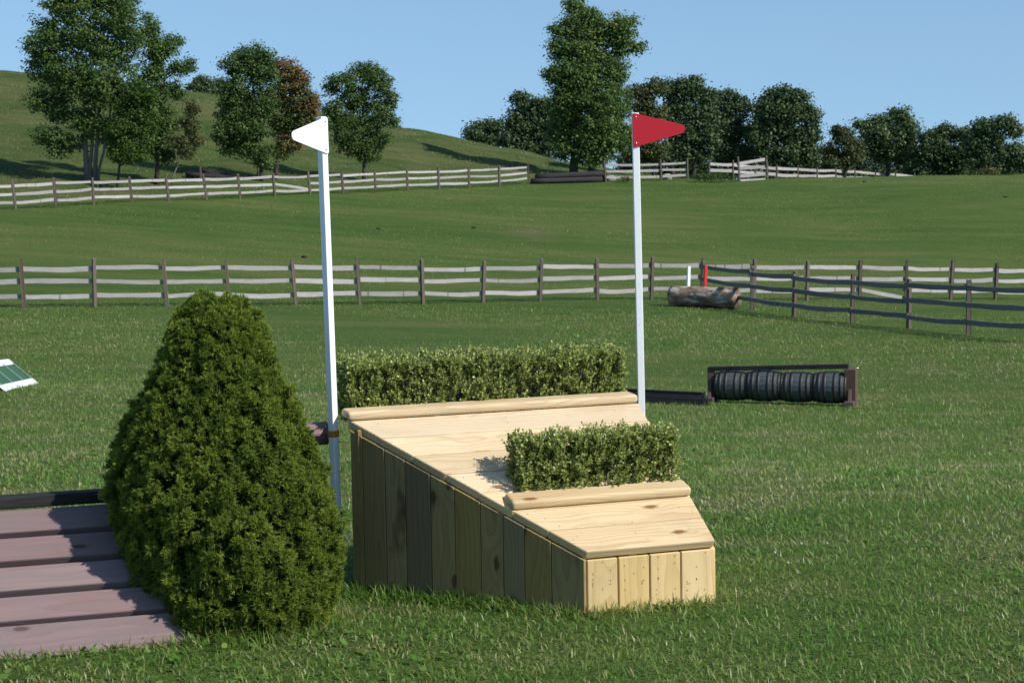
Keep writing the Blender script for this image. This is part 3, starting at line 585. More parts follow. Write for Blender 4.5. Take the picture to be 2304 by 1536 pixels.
# ------------------------------------------------------------------ fences
POSTM = []
for k in range(4):
    bm = bmesh.new(); bmesh.ops.create_cube(bm, size=1)
    for v in bm.verts:
        top = v.co.z > 0; v.co.z = 1. if top else 0.
        s_ = random.uniform(.9, 1.08); v.co.x *= s_; v.co.y *= s_
        if top: v.co.z += random.uniform(-.012, .012)
    # grain runs along local x in the wood material
    for v in bm.verts: v.co = (v.co.z, v.co.x*.115, v.co.y*.115)
    bev(bm, .008, 1); POSTM.append(bm_mesh(bm))
def rail_between(parent, a, b, hgt, th, mat, off, sag, seed, n=9):
    a, b = Vector(a), Vector(b); x = b-a; L = x.length; x.normalize(); y = UP.cross(x).normalized(); z = x.cross(y); g = random.Random(seed)
    c = (a+b)/2+y*off; bm = bmesh.new(); prev = None; p1, p2 = g.uniform(0, 6), g.uniform(0, 6); fq = g.uniform(2.5, 6.5); w1 = g.uniform(.002, .014)
    for i in range(n):
        t = i/(n-1); xx = (t-.5)*(L+.14); dz = -sag*4*t*(1-t)+w1*math.sin(t*g.uniform(3, 6)+p1)*0+w1*math.sin(t*fq+p1)+.004*math.sin(t*13+p2); hw = hgt/2*(1+.07*math.sin(t*6+p2)); dy = .01*math.sin(t*4+p2)
        r = [bm.verts.new((xx, dy+q*th/2, dz+s_*hw)) for q, s_ in ((-1, -1), (1, -1), (1, 1), (-1, 1))]
        if prev:
            for k in range(4): bm.faces.new((prev[k], prev[(k+1) % 4], r[(k+1) % 4], r[k]))
        else: bm.faces.new(r[::-1])
        prev = r
    bm.faces.new(prev); bmesh.ops.recalc_face_normals(bm, faces=bm.faces)
    return obj('rail', bm_mesh(bm), mat, parent, frame(c, x, y, z))
def fence(name, label, posts, heights, side, rmat, pmat=POST, ph=1.36, rh=.128, over=None, thin=.84, seed=0, lab=None, skip=(), jit=.05):
    g = random.Random(seed); B = [Vector(at(*q[:3])) for q in posts]
    for b in B: b.z = float(hz(b.x, b.y))
    root = empty(name, B[len(B)//2], label, 'fence')
    tops = []
    for i, (q, b) in enumerate(zip(posts, B)):
        h = ph+g.uniform(-jit, jit); lean = (q[3]-q[0]); scale = F/q[2]
        t = b+UP*h+Vector((lean/scale+ .0, g.uniform(-.03, .03), 0)); x = (t-b).normalized(); tops.append(x)
        y = Vector((0, -1, 0)); y = (y-x*y.dot(x)).normalized(); z = x.cross(y); rot = g.uniform(-.3, .3)+.25
        y, z = y*math.cos(rot)+z*math.sin(rot), z*math.cos(rot)-y*math.sin(rot)
        me = POSTM[g.randrange(4)]
        if not me.materials: me.materials.append(pmat)
        obj('post', me, None, root, frame(b-x*.25, x*(h+.25), y*thin, z*thin))
    off = side*(.0575*thin+.03)
    for i in range(len(B)-1):
        for k, h in enumerate(heights):
            if (i, k) in skip: continue
            h0, h1 = h+g.uniform(-.035, .035), h+g.uniform(-.035, .035)
            if over and (i, k) in over: h0, h1 = over[(i, k)]
            rail_between(root, B[i]+tops[i]*h0, B[i+1]+tops[i+1]*h1, rh*g.uniform(.9, 1.1), .045, rmat, off+(.004 if (i+k) % 2 else 0), g.uniform(-.005, .04), seed*1000+i*10+k)
    return root
fence('rail_fence', 'long pale three rail fence across the middle of the field', MID, (1.12, .73, .33), 1, RAIL, seed=2, over={(18, 2): (.36, .06)})
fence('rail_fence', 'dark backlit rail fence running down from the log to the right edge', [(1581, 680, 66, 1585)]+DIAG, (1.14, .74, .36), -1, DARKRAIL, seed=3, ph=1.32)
fence('rail_fence', 'pale three rail fence on the upper slope below the trees at left', UPP, (1.09, .72, .34), 1, RAIL, seed=4, over={(11, 1): (.75, .38)}, ph=1.34)
fence('rail_fence', 'short pale fence section right of the dark logs under the tall tree', GATE, (1.13, .71, .31), 1, RAIL, seed=5, ph=1.42, rh=.15)
fence('rail_fence', 'tall four rail panel with slanting top rail beside the low hedge', TALL, (1.2, .83, .37, .05), 1, RAIL, seed=6, ph=1.62, rh=.2, over={(0, 0): (1.16, 1.36)})
fence('rail_fence', 'far two rail fence sinking behind the crest of the field', BACK, (1.02, .6), 1, RAIL, seed=7, ph=1.3, rh=.2, thin=.75)

# stacked dark logs
def log_stack(name, label, pts):
    root = empty(name, pts[0][0], label, 'logs')
    for i, (a, b, r) in enumerate(pts):
        x = (b-a); L = x.length; x.normalize(); y = Vector((-x.y, x.x, 0)).normalized(); rough_log('log', L, r, BLACKWOOD, root, frame((a+b)/2, x, y, x.cross(y)), 30+i, 10, 6)
    return root
a, b = gz(at(1196, 418, 129)), gz(at(1364, 411, 131)); oy = Vector((0, .34, 0))
log_stack('log_pile', 'long pile of black logs filling the gap in the upper fence', [(a+UP*.17, b+UP*.2-Vector((.3, 0, 0)), .19), (a+oy*1.2+UP*.18, b+oy*1.2+UP*.2, .19), (a+oy*.6+UP*.46+Vector((.3, 0, 0)), b+oy*.6+UP*.56, .19)])
a, b = gz(hit(418, 398)[0]), gz(hit(565, 409)[0]); mv = Vector((.3, 0, 0))
lp = log_stack('log_pile', 'dark logs piled in the shade behind the upper fence at left', [(a+UP*.12, b+UP*.1, .17), (a+UP*.3+oy*1.0+mv*3, b+UP*.14+oy*1.0-mv*2, .16)])
for px in (452, 580):
    q = gz(hit(px, 408)[0]); box_between('stop_post', q-UP*.1, q+UP*.8, .09, .09, POST, lp, up=(0, 1, 0))

# ------------------------------------------------------------------ trees
GREEN = leaf_mat('maple_leaf', [(0., (.035, .07, .017)), (.4, (.074, .135, .031)), (.75, (.12, .185, .042)), (1., (.18, .235, .062))], .36, .5, .3)
LIME = leaf_mat('lime_leaf', [(0., (.03, .065, .012)), (.5, (.062, .12, .018)), (1., (.12, .18, .03))], .35, .5, .3)
OLIVE = leaf_mat('olive_leaf', [(0., (.045, .066, .018)), (.5, (.09, .112, .032)), (1., (.17, .15, .055))], .3, .5, .3)
OAK = leaf_mat('oak_leaf', [(0., (.026, .052, .02)), (.5, (.058, .1, .034)), (1., (.105, .155, .052))], .3, .5, .35)
TURN = leaf_mat('turning_leaf', [(0., (.04, .075, .018)), (.45, (.075, .12, .028)), (.65, (.13, .125, .038)), (.85, (.23, .125, .05)), (1., (.28, .1, .05))], .3, .5, .3)
def tree(name, label, base, blobs, mat, trunks, nclus=60, nleaf=42, leaf=.15, cs=.34, bark=BARK, group=None, seed=1, depth=None, toneh=0., dz=.8, cat='tree', trunk_r=.16, tint0=.5):
    """blobs: crown masses (px, py, rx, ry[, tint shift]) at the tree's own distance; trunks: base and top pixels"""
    nleaf = int(nleaf*1.12); g = np.random.default_rng(seed)
    if depth: bp = gz(at(base[0], base[1], depth)); D = depth
    else: p, D = hit(*base); bp = Vector(p)
    sc = D/F; root = empty(name, bp, label, cat, group); V = []; T = []; cents = []
    area = sum(b[2]*b[3] for b in blobs)
    for b in blobs:
        rx, ry = b[2]*sc, b[3]*sc; rd_ = (rx+ry)/2*dz; c = at(b[0], b[1], D); c = c+np.array([0, g.uniform(-.5, .5)*rd_, 0])
        k = max(4, int(1.2*nclus*len(blobs)*b[2]*b[3]/area))
        u = g.normal(0, 1, (k, 3)); u /= np.linalg.norm(u, axis=1)[:, None]; u *= (g.random(k)**.42)[:, None]*.93
        q = c+u*np.array([rx, rd_, ry]); cents.append((c, q)); tone = np.clip(tint0+(b[4] if len(b) > 4 else 0)+g.normal(0, .13, k), 0, 1)
        csz = cs*g.uniform(.6, 1.25, k)
        off = g.normal(0, 1, (k, nleaf, 3))*np.array([1, 1, .62])*csz[:, None, None]*.62
        P = (q[:, None]+off).reshape(-1, 3); n = len(P)
        nm = off.reshape(-1, 3)*.8+np.array([0, 0, .25])+g.normal(0, .5, (n, 3))*cs; nm /= np.linalg.norm(nm, axis=1)[:, None]
        t1 = np.cross(nm, g.normal(0, 1, (n, 3))); t1 /= np.linalg.norm(t1, axis=1)[:, None]; t2 = np.cross(nm, t1)
        s_ = leaf*.86*g.uniform(.55, 1.3, (n, 1)); V.append(np.stack([P-t1*s_*.5, P+t2*s_*.36-t1*s_*.08, P+t1*s_*.55, P-t2*s_*.36-t1*s_*.08], 1))
        tt = np.clip(np.repeat(tone, nleaf)+g.normal(0, .1, n), 0, 1); T.append(np.repeat(tt[:, None], 4, 1))
    V = np.concatenate(V).reshape(-1, 3); T = np.concatenate(T).ravel(); m = len(V)//4
    obj('crown', np_mesh(V, np.arange(m*4).reshape(m, 4), {'tint': T}), mat, root)
    bm = bmesh.new(); gr = random.Random(seed)
    for (x0, y0, x1, y1, r) in trunks:
        b0 = Vector(at(x0, y0, D)); b0.z = float(hz(b0.x, b0.y))-.15; b1 = Vector(at(x1, y1, D)); n = 7; pts = []
        for i in range(n+1): t = i/n; pts.append(b0.lerp(b1, t)+Vector((gr.gauss(0, .05), gr.gauss(0, .05), 0))*min(1, t*4))
        tube(bm, pts, [r*(1.25 if i == 0 else 1)*(1-.72*i/n) for i in range(n+1)], 9)
    for c, q in cents:
        x0, y0, x1, y1, r = gr.choice(trunks); b0 = Vector(at(x0, y0, D)); b0.z = float(hz(b0.x, b0.y)); b1 = Vector(at(x1, y1, D)); c = Vector(c)
        t = min(.95, max(.22, (c.z-b0.z-.28*(Vector((c.x-b0.x, c.y-b0.y, 0)).length)-.3)/max(.5, b1.z-b0.z))); st = b0.lerp(b1, t); mid = st.lerp(c, .5)+Vector((0, 0, .12)); rr_ = r*.42
        tube(bm, [st, mid, c], [rr_, rr_*.7, rr_*.35], 6)
        for e_ in q[:max(5, len(q)//5)]:
            e_ = Vector(e_); s2 = st.lerp(c, gr.uniform(.45, 1.)); tube(bm, [s2, s2.lerp(e_, .5)+Vector((gr.gauss(0, .08), gr.gauss(0, .08), .05)), e_], [rr_*.34, rr_*.22, rr_*.1], 4, False)
    obj('trunk', bm_mesh(bm, True), bark, root); return root
GL, GR_ = 'trees below the hill at left', 'trees along the crest at right'
tree('maple_tree', 'tallest broad maple at left, its top cut by the frame, two pale trunks', (205, 408),
     [(150, 10, 60, 60), (215, -30, 80, 70), (270, 30, 58, 70), (110, 90, 55, 60), (190, 90, 70, 70), (265, 110, 60, 65), (95, 150, 42, 40), (150, 170, 60, 50), (225, 190, 60, 60), (90, 225, 38, 30), (130, 245, 50, 36), (200, 270, 50, 40), (270, 210, 55, 60), (105, 305, 40, 22), (150, 320, 48, 30), (125, 345, 22, 14), (245, 300, 30, 40)],
     GREEN, [(197, 410, 180, 60, .17), (213, 408, 238, 40, .13), (204, 408, 212, 120, .12), (219, 407, 262, 150, .09)], 62, 46, .17, .36, group=GL, seed=3)
tree('maple_tree', 'narrow tree leaning out right of the tall maple trunk', (352, 408),
     [(330, 70, 26, 40), (360, 110, 40, 36), (385, 95, 26, 22), (345, 170, 42, 40), (395, 155, 20, 20), (425, 150, 14, 22), (330, 235, 46, 40), (395, 205, 22, 26), (365, 270, 40, 36), (340, 320, 40, 36), (365, 350, 26, 24)],
     GREEN, [(352, 408, 365, 130, .13)], 44, 40, .16, .32, group=GL, seed=4, bark=DARKBARK)
tree('lime_green_tree', 'young bright lime green tree in front of the tall maple', (262, 420),
     [(300, 250, 45, 40, -.1), (320, 215, 36, 34), (275, 300, 34, 36), (318, 290, 38, 32), (290, 345, 40, 28, .1), (265, 340, 20, 24), (318, 345, 24, 20)], LIME, [(262, 420, 290, 230, .08)], 42, 40, .15, .3, group=GL, seed=5, bark=DARKBARK, tint0=.42)
tree('brown_leaf_tree', 'small tree with browning leaves on a thin leaning stem', (384, 412),
     [(432, 245, 20, 22, .1), (425, 285, 30, 24), (440, 315, 24, 18, .15), (405, 320, 28, 22), (420, 345, 26, 14, .1)], OLIVE, [(384, 412, 428, 260, .05)], 26, 36, .13, .24, group=GL, seed=6)
tree('round_maple', 'dark round crowned tree left of the reddening tree', (590, 412),
     [(570, 125, 50, 32), (530, 150, 36, 30), (590, 170, 40, 40), (530, 205, 40, 38), (585, 235, 44, 40), (510, 255, 34, 30), (560, 290, 50, 34), (505, 300, 30, 24), (525, 330, 36, 18), (575, 340, 40, 22), (590, 365, 22, 16, .3)], GREEN, [(590, 412, 570, 160, .13)], 50, 42, .16, .33, group=GL, seed=7, bark=DARKBARK, tint0=.4)
tree('turning_maple', 'maple whose crown is turning orange red at its right edge', (617, 408),
     [(640, 160, 38, 30, .32), (665, 185, 36, 34, .28), (630, 215, 38, 40, .12), (680, 235, 38, 34, .06), (705, 235, 14, 26, .35), (640, 275, 44, 40, 0), (690, 280, 28, 26, .1), (650, 325, 38, 22, .18), (625, 345, 26, 18, 0)], TURN, [(617, 408, 640, 200, .14)], 46, 42, .16, .32, group=GL, seed=8, bark=DARKBARK, tint0=.45)
tree('round_maple', 'solitary oval green tree on the slope right of the white pennant', (818, 412),
     [(818, 160, 38, 26), (775, 185, 36, 28), (850, 185, 38, 30), (745, 200, 22, 18), (810, 225, 50, 36), (875, 225, 22, 28), (755, 245, 30, 30), (850, 260, 40, 34), (785, 285, 44, 34), (890, 275, 16, 12), (850, 310, 38, 28), (800, 330, 46, 24), (830, 350, 28, 16), (770, 320, 22, 16)], GREEN, [(818, 412, 815, 180, .13)], 42, 40, .15, .32, group=GL, seed=9, bark=DARKBARK, tint0=.44)
tree('tall_tree', 'tallest tree right of centre with ragged pointed top behind the red pennant', (1292, 393),
     [(1300, 18, 30, 24, .1), (1330, 40, 28, 26, .1), (1290, 60, 34, 34), (1250, 70, 20, 12), (1345, 75, 44, 36, .1), (1395, 55, 34, 26, .1), (1425, 45, 10, 10), (1400, 95, 34, 34), (1440, 105, 20, 12), (1265, 110, 36, 30), (1320, 120, 50, 40, .08), (1250, 165, 34, 28, .1), (1300, 175, 56, 44), (1370, 160, 46, 44), (1270, 230, 44, 44), (1340, 230, 64, 50), (1390, 235, 30, 40), (1285, 290, 56, 44), (1350, 300, 60, 46), (1400, 310, 32, 40), (1290, 340, 50, 26), (1340, 350, 50, 26)],
     GREEN, [(1290, 394, 1310, 60, .28), (1328, 392, 1350, 120, .18)], 62, 42, .2, .42, group=GR_, seed=10, bark=DARKBARK, tint0=.58)
tree('olive_tree', 'olive green tree directly behind the red pennant', (1478, 392),
     [(1440, 215, 34, 30), (1475, 195, 26, 22, -.1), (1455, 255, 40, 36), (1485, 270, 22, 34), (1440, 310, 40, 34), (1475, 335, 34, 30), (1445, 355, 30, 20)], OLIVE, [(1470, 392, 1460, 210, .12)], 44, 40, .2, .4, group=GR_, seed=11, bark=DARKBARK, depth=143, tint0=.4)
def oak(label, base, blobs, trunks, seed, depth, n=44, mat=OAK, t0=.5, name='oak_tree', leaf=.26, cs=.5):
    tree(name, label, base, blobs, mat, trunks, n, 36, leaf, cs, group=GR_, seed=seed, bark=DARKBARK, depth=depth, tint0=t0)
oak('dark low tree at the left end of the right tree line', (1090, 345), [(1090, 285, 26, 18), (1062, 295, 20, 16), (1115, 292, 26, 22), (1075, 310, 30, 14), (1115, 318, 36, 16)], [(1092, 345, 1090, 290, .15)], 31, 172, 30)
oak('dark oak just left of the tallest tree', (1190, 372), [(1172, 225, 26, 20), (1205, 240, 30, 24), (1160, 270, 28, 30), (1200, 290, 40, 34), (1150, 310, 30, 22), (1235, 265, 26, 40), (1190, 335, 40, 22), (1235, 330, 30, 30)], [(1190, 380, 1190, 250, .25)], 32, 164)
oak('wide dark oak right of the red pennant', (1530, 405), [(1510, 200, 30, 22), (1550, 195, 34, 24), (1590, 215, 24, 24), (1530, 240, 40, 30), (1580, 265, 34, 34), (1505, 275, 26, 34), (1545, 300, 40, 30), (1590, 320, 26, 26), (1520, 335, 26, 22), (1560, 350, 36, 20)], [(1512, 412, 1520, 240, .2), (1560, 412, 1570, 240, .2)], 33, 158, 46)
oak('second dark oak right of the red pennant, flat topped', (1640, 405), [(1630, 220, 34, 22), (1665, 235, 26, 22), (1640, 260, 40, 30), (1620, 300, 30, 34), (1660, 300, 36, 34), (1640, 345, 44, 28), (1680, 350, 24, 26)], [(1645, 412, 1640, 250, .2)], 34, 162)
oak('large dark oak with a pointed top in the right tree line', (1765, 405), [(1765, 210, 22, 20), (1740, 225, 30, 24), (1795, 225, 30, 24), (1715, 260, 28, 30), (1765, 255, 50, 34), (1820, 265, 24, 34), (1740, 300, 44, 34), (1800, 305, 40, 34), (1830, 300, 14, 26), (1705, 310, 24, 34), (1765, 345, 50, 28), (1815, 345, 30, 24)], [(1765, 412, 1765, 240, .28)], 35, 160, 50)
oak('rounded lower tree between the oaks, slightly yellow green', (1905, 405), [(1885, 290, 20, 16), (1900, 310, 30, 26, .1), (1915, 345, 40, 30, .1), (1870, 340, 24, 26), (1880, 370, 40, 16)], [(1900, 412, 1900, 310, .12)], 36, 156, 36, OLIVE, .25, 'olive_tree', .2, .36)
oak('broad green tree left of the last oaks at right', (1995, 405), [(2030, 260, 26, 20), (1985, 275, 34, 20), (1950, 285, 30, 20), (2040, 290, 26, 30), (1995, 305, 44, 30), (1960, 325, 34, 30), (2045, 325, 20, 30), (2010, 350, 48, 26)], [(1995, 415, 2000, 290, .2)], 37, 166, 40, OAK, .75)
oak('low dark oak with bumpy top second from the right edge', (2110, 410), [(2090, 310, 26, 18), (2130, 300, 36, 20), (2170, 310, 30, 20), (2110, 335, 46, 26), (2160, 345, 40, 26), (2080, 350, 30, 24), (2130, 375, 60, 18)], [(2110, 418, 2120, 320, .18)], 38, 164)
oak('dark oak at the right edge with open branches', (2250, 410), [(2215, 285, 28, 22), (2260, 275, 28, 14), (2285, 295, 18, 16), (2240, 310, 20, 16), (2210, 330, 36, 28), (2270, 345, 34, 26), (2300, 350, 24, 26), (2230, 365, 50, 20)], [(2245, 418, 2245, 290, .18)], 39, 160)
oak('dark tree just outside the right edge', (2370, 410), [(2350, 310, 34, 30), (2390, 320, 34, 34), (2365, 350, 50, 34)], [(2370, 418, 2370, 320, .18)], 40, 162, 30)
oak('small far tree on the hill crest beside the narrow leaning tree', (455, 240), [(455, 185, 22, 16), (440, 198, 22, 14), (465, 203, 22, 12)], [(455, 222, 455, 190, .12)], 41, 205, 24)
oak('small far tree on the hill crest beside the dark round tree', (500, 240), [(495, 190, 20, 14), (515, 198, 20, 14), (492, 205, 24, 12)], [(500, 225, 498, 195, .12)], 42, 207, 24)
# low undergrowth between the trunks of the right tree line
UND = ((1425, 40, 372, 'behind the red pennant pole'), (1500, 46, 372, 'behind the fence end'), (1575, 44, 376, 'left of the low clipped shrub'), (1650, 44, 366, 'behind the low clipped shrub'), (1725, 44, 372, 'left of the pointed oak trunk'), (1800, 44, 370, 'right of the pointed oak trunk'), (1868, 40, 374, 'left of the yellow green tree'), (1940, 44, 372, 'right of the yellow green tree'), (2020, 46, 370, 'under the broad green tree'), (2085, 44, 374, 'left of the bumpy oak trunk'), (2150, 44, 372, 'right of the bumpy oak trunk'), (2225, 44, 376, 'behind the small yellow bush'), (2295, 46, 372, 'at the right edge'))
for i, (px, w_, cy0, wh) in enumerate(UND):
    tree('undergrowth_bush', 'dark bush under the tree line '+wh, (px, 404), [(px, cy0-12, w_, 26), (px-w_*.3, cy0-24, w_*.5, 18), (px-w_*.55, cy0+14, w_*.6, 20), (px+w_*.55, cy0+12, w_*.6, 22), (px, cy0+26, w_, 14)], OAK, [(px, 412, px, 385, .05)], 26, 36, .27, .5, seed=60+i, depth=181+i % 3*3, group='bushes under the tree line', cat='bush', bark=DARKBARK)
tree('low_shrub', 'low clipped green shrub in front of the far fence', (1625, 404), [(1590, 397, 30, 8), (1625, 397, 32, 9), (1570, 399, 18, 8, .1)], GREEN, [(1600, 405, 1600, 398, .03)], 16, 34, .1, .2, seed=70, cat='bush', depth=131, tint0=.35)
tree('yellow_shrub', 'small yellow green bush on the crest at far right', (2222, 396), [(2215, 385, 16, 9), (2232, 386, 14, 8)], OLIVE, [(2222, 398, 2222, 388, .03)], 16, 34, .12, .24, seed=71, cat='bush', depth=136, tint0=.8)
tree('yellow_shrub', 'small yellow weed clump at the foot of the fence section', (1415, 408), [(1408, 402, 14, 6), (1560, 399, 10, 6)][:1], OLIVE, [(1408, 408, 1408, 403, .02)], 12, 30, .1, .18, seed=72, cat='bush', depth=130.5, tint0=.7)
def rock(px, py, s_, label, seed):
    bm = bmesh.new(); bmesh.ops.create_icosphere(bm, subdivisions=2, radius=1); g = random.Random(seed)
    for v in bm.verts: v.co *= 1+g.uniform(-.13, .13); v.co = (v.co.x*s_, v.co.y*s_*.8, v.co.z*s_*.8)
    p, d = hit(px, py); props(obj('boulder', bm_mesh(bm), STONE, None, Matrix.Translation(Vector(p)+UP*s_*.4)), label, 'stone')
rock(1375, 407, .3, 'pale stone at the foot of the fence section post', 1); rock(1500, 405, .36, 'pale stone under the short fence section rails', 2)
SOIL = paint('dark_soil', (.03, .022, .014), (.05, .04, .025), .95, 20, .7, .8)
for i, (px, py) in enumerate(((1066, 514), (851, 516), (684, 579), (1945, 410), (2262, 444), (1740, 421))):
    bm = bmesh.new(); bmesh.ops.create_icosphere(bm, subdivisions=2, radius=1); g = random.Random(i)
    for v in bm.verts: v.co *= 1+g.uniform(-.2, .2); v.co = (v.co.x*.12, v.co.y*.14, v.co.z*.055)
    p, d = hit(px, py); props(obj('dung_clod', bm_mesh(bm), SOIL, None, Matrix.Translation(Vector(p)+UP*.02)), 'small dark clod lying on the grass of the field', 'clod', 'dark clods on the field')

# ------------------------------------------------------------------ grass
def patch(x, y): return .47+.17*waves(x, y, 41, 2.6)+.16*waves(x, y, 42, 8.)+.08*waves(x, y*1.6, 43, .5)-.3*np.clip(waves(x, y*1.3, 46, 1.5)-.75, 0, 1)+.07*np.sin((y*.97+x*.22)*4.6+.8*waves(x, y, 45, .4))*np.clip((y-9)/6, 0, 1)
def blades(n, dmin, dmax, expo, seed, lw=(.0042, 1.), ll=(.016, .042), mask=None, pts=None, lean=.55, tshift=0., fade=True):
    g = np.random.default_rng(seed)
    if pts is None:
        grid = np.linspace(dmin, dmax, 4000); pdf = (grid/7)**-expo*(.62*grid+1.5); pdf = pdf*(np.clip((dmax-grid)/18, 0, 1) if fade else np.clip((grid-dmin)/15, 0, 1)); cdf = np.cumsum(pdf); cdf /= cdf[-1]
        y = np.interp(g.random(n), cdf, grid); x = (g.random(n)*2-1)*(.38*y+1.3)
    else: x, y = pts; n = len(x)
    k = np.ones(n, bool)
    def inside(P, q):
        r = np.ones(len(x), bool)
        for a, b in zip(q, q[1:]+q[:1]): r &= ((b[0]-a[0])*(y-a[1])-(b[1]-a[1])*(x-a[0])) > 0
        return r
    k &= ~inside(0, [(A.x, A.y), (FRg.x, FRg.y), (BRg.x+N.x*.25, BRg.y+N.y*.25), (BLg.x+W.x*.1+N.x*.25, BLg.y+W.y*.1+N.y*.25), (BLg.x, BLg.y)])
    p0, p1 = pr-pdir*Lw-pn*.02, pr-pn*.02; k &= ~inside(0, [(p0.x, p0.y), (p1.x, p1.y), (p1.x+pn.x*.7, p1.y+pn.y*.7), (p0.x+pn.x*.7, p0.y+pn.y*.7)])
    x, y = x[k], y[k]; n = len(x); z = hz(x, y); grow = np.maximum(1, y/7.5)
    pt = patch(x, y); t = np.clip(pt+g.normal(0, .17, n)+tshift, 0, 1); t = np.where(g.random(n) < .08, g.random(n)*.25, t)
    L = g.uniform(ll[0], ll[1], n)*(.75+.6*np.clip(pt, 0, 1))*grow**.45; w = lw[0]*g.uniform(.6, 1.35, n)*grow**.7
    az = g.random(n)*6.283; bend = g.uniform(.1, 1.0, n)*lean*1.7; a0 = g.uniform(.1, .9, n); dx, dy = np.cos(az), np.sin(az)
    wa = az+math.pi/2+g.normal(0, .5, n); wx, wy = np.cos(wa)*w/2, np.sin(wa)*w/2
    def pos(f):
        a = bend*f+a0; return np.stack([x+dx*L*f*np.sin(a), y+dy*L*f*np.sin(a), z-.003+L*f*np.cos(a)], -1)
    b, m_, tp = pos(0), pos(.55), pos(1.); sw = np.stack([wx, wy, 0*wx], -1)
    nr_m = y < 15          # the nearest blades are bent strips, the rest single pointed blades
    Vn = np.stack([b-sw*.7, b+sw*.7, m_+sw, m_-sw, tp], 1)[nr_m].reshape(-1, 3); i = np.arange(nr_m.sum())[:, None]*5
    Fn = np.concatenate([i+np.array([[0, 1, 2]]), i+np.array([[0, 2, 3]]), i+np.array([[3, 2, 4]])])
    fr = ~nr_m; Vf = np.stack([b-sw, b+sw, tp], 1)[fr].reshape(-1, 3); Ff = np.arange(len(Vf)).reshape(-1, 3)+len(Vn)
    return np.concatenate([Vn, Vf]), np.concatenate([Fn, Ff]), np.concatenate([np.repeat(t[nr_m], 5), np.repeat(t[fr], 3)])
def grass(name, label, parts):
    Vs, Fs, Ts, o_ = [], [], [], 0
    for V, Fq, t in parts: Vs.append(V); Fs.append(Fq+o_); Ts.append(t); o_ += len(V)
    o = obj(name, np_mesh(np.concatenate(Vs), np.concatenate(Fs), {'tint': np.concatenate(Ts)}), GRASS); return props(o, label, 'grass', kind='stuff')
grass('lawn_grass', 'short mown grass of the near field with dry straw mixed in', [blades(690000, 5.4, 66, 1.5, 51), blades(170000, 40, 150, 1.3, 52, lw=(.0036, 1.), ll=(.018, .034), fade=False)])
# longer unmown grass against the jumps, the pole and the spruce
def along(a, b, n, w, seed):
    g = np.random.default_rng(seed); t = g.random(n); o_ = np.abs(g.normal(0, w, n)); d = Vector((b.x-a.x, b.y-a.y, 0)); nn = Vector((d.y, -d.x, 0)).normalized()
    return a.x+d.x*t+nn.x*o_, a.y+d.y*t+nn.y*o_
def ring(c, r0, r1, n, seed):
    g = np.random.default_rng(seed); a = g.random(n)*6.283; r = g.uniform(r0, r1, n); return c[0]+np.cos(a)*r, c[1]+np.sin(a)*r*.9
TL = dict(lw=(.004, 1), ll=(.03, .082), lean=.5, tshift=.1)
sb_c = at(530, 1392, 7.3)
grass('uncut_grass', 'longer uncut grass along the feet of the jumps and spruce', [
    blades(0, 0, 0, 0, 61, pts=along(BLg, A, 1900, .05, 1), **TL), blades(0, 0, 0, 0, 62, pts=along(A, FRg, 480, .04, 2), **TL), blades(0, 0, 0, 0, 63, pts=along(FRg, BRg, 1000, .05, 3), **TL),
    blades(0, 0, 0, 0, 64, pts=along(pr-pdir*1.4, pr, 700, .03, 4), lw=(.0038, 1), ll=(.025, .07), lean=.5), blades(0, 0, 0, 0, 65, pts=ring(sb_c, .18, .46, 5200, 5), **TL),
    blades(0, 0, 0, 0, 66, pts=ring(wbase, .0, .2, 1200, 6), **TL)])
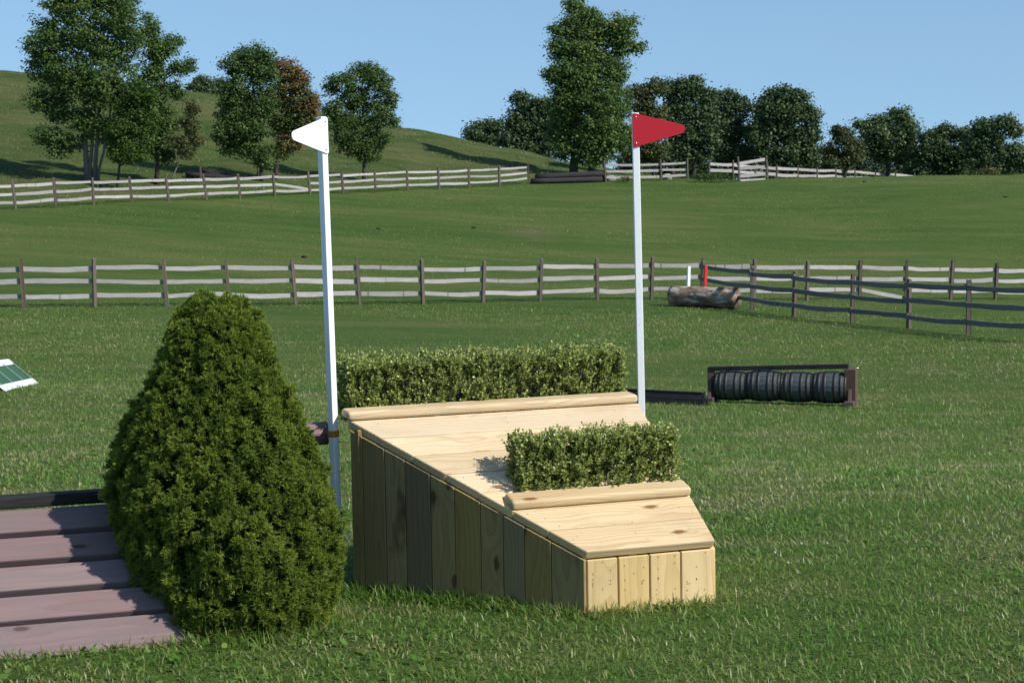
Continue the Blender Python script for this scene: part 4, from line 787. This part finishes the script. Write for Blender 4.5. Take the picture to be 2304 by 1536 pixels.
# clover and plantain leaves low in the turf, and a few clover heads
g = np.random.default_rng(77); n = 9000; y = 5.6+g.random(n)**1.6*16; x = (g.random(n)*2-1)*(.3*y+.6); k = waves(x, y, 44, 1.8) > .15; x, y = x[k], y[k]; n = len(x); z = hz(x, y)+g.uniform(.008, .03, n)
nm = np.stack([g.normal(0, .45, n), g.normal(0, .45, n), np.ones(n)], -1); nm /= np.linalg.norm(nm, axis=1)[:, None]; t1 = np.cross(nm, g.normal(0, 1, (n, 3))); t1 /= np.linalg.norm(t1, axis=1)[:, None]; t2 = np.cross(nm, t1)
P = np.stack([x, y, z], -1); s_ = g.uniform(.009, .02, (n, 1))*np.maximum(1, y/9)[:, None]**.5
V = np.stack([P-t1*s_, P-t1*s_*.3+t2*s_*.62, P+t1*s_*.6+t2*s_*.45, P+t1*s_, P+t1*s_*.6-t2*s_*.45, P-t1*s_*.3-t2*s_*.62], 1).reshape(-1, 3)
props(obj('clover_leaves', np_mesh(V, np.arange(n*6).reshape(n, 6), {'tint': np.repeat(np.clip(g.normal(.72, .15, n), 0, 1), 6)}), GRASS), 'patches of low clover leaves in the near turf', 'clover', kind='stuff')
CLOV = paint('clover_head', (.4, .37, .33), (.3, .26, .25), .8)
for px, py in ((1743, 1261), (1803, 1241), (1861, 1240), (1773, 1286)):
    p, d = hit(px, py); r = empty('clover_flower', p, 'white clover head in the grass right of the ramp', 'flower', 'white clover heads')
    bm = bmesh.new(); bmesh.ops.create_icosphere(bm, subdivisions=2, radius=.0055)
    for v in bm.verts: v.co *= random.uniform(.85, 1.15)
    obj('flower_head', bm_mesh(bm), CLOV, r, Matrix.Translation(Vector(p)+UP*.035)); bm = bmesh.new(); tube(bm, [Vector(p)-UP*.01, Vector(p)+UP*.033], [.001, .0008], 4); obj('stalk', bm_mesh(bm), STEM, r)
# rough tussocks on the hill pasture
g = np.random.default_rng(81); n = 52000; x = g.uniform(-48, 12, n); y = g.uniform(95, 200, n); k = (y > np.interp(x, ux, uy)+1.5) & (np.abs(x) < .32*y); x, y = x[k], y[k]
V, Fq, t = blades(0, 0, 0, 0, 82, pts=(x, y), lw=(.0045, 1), ll=(.03, .085), lean=.6, tshift=-.14)
props(obj('pasture_grass', np_mesh(V, Fq, {'tint': t}), GRASS), 'rough dry pasture grass on the hill behind the upper fence', 'grass', kind='stuff')
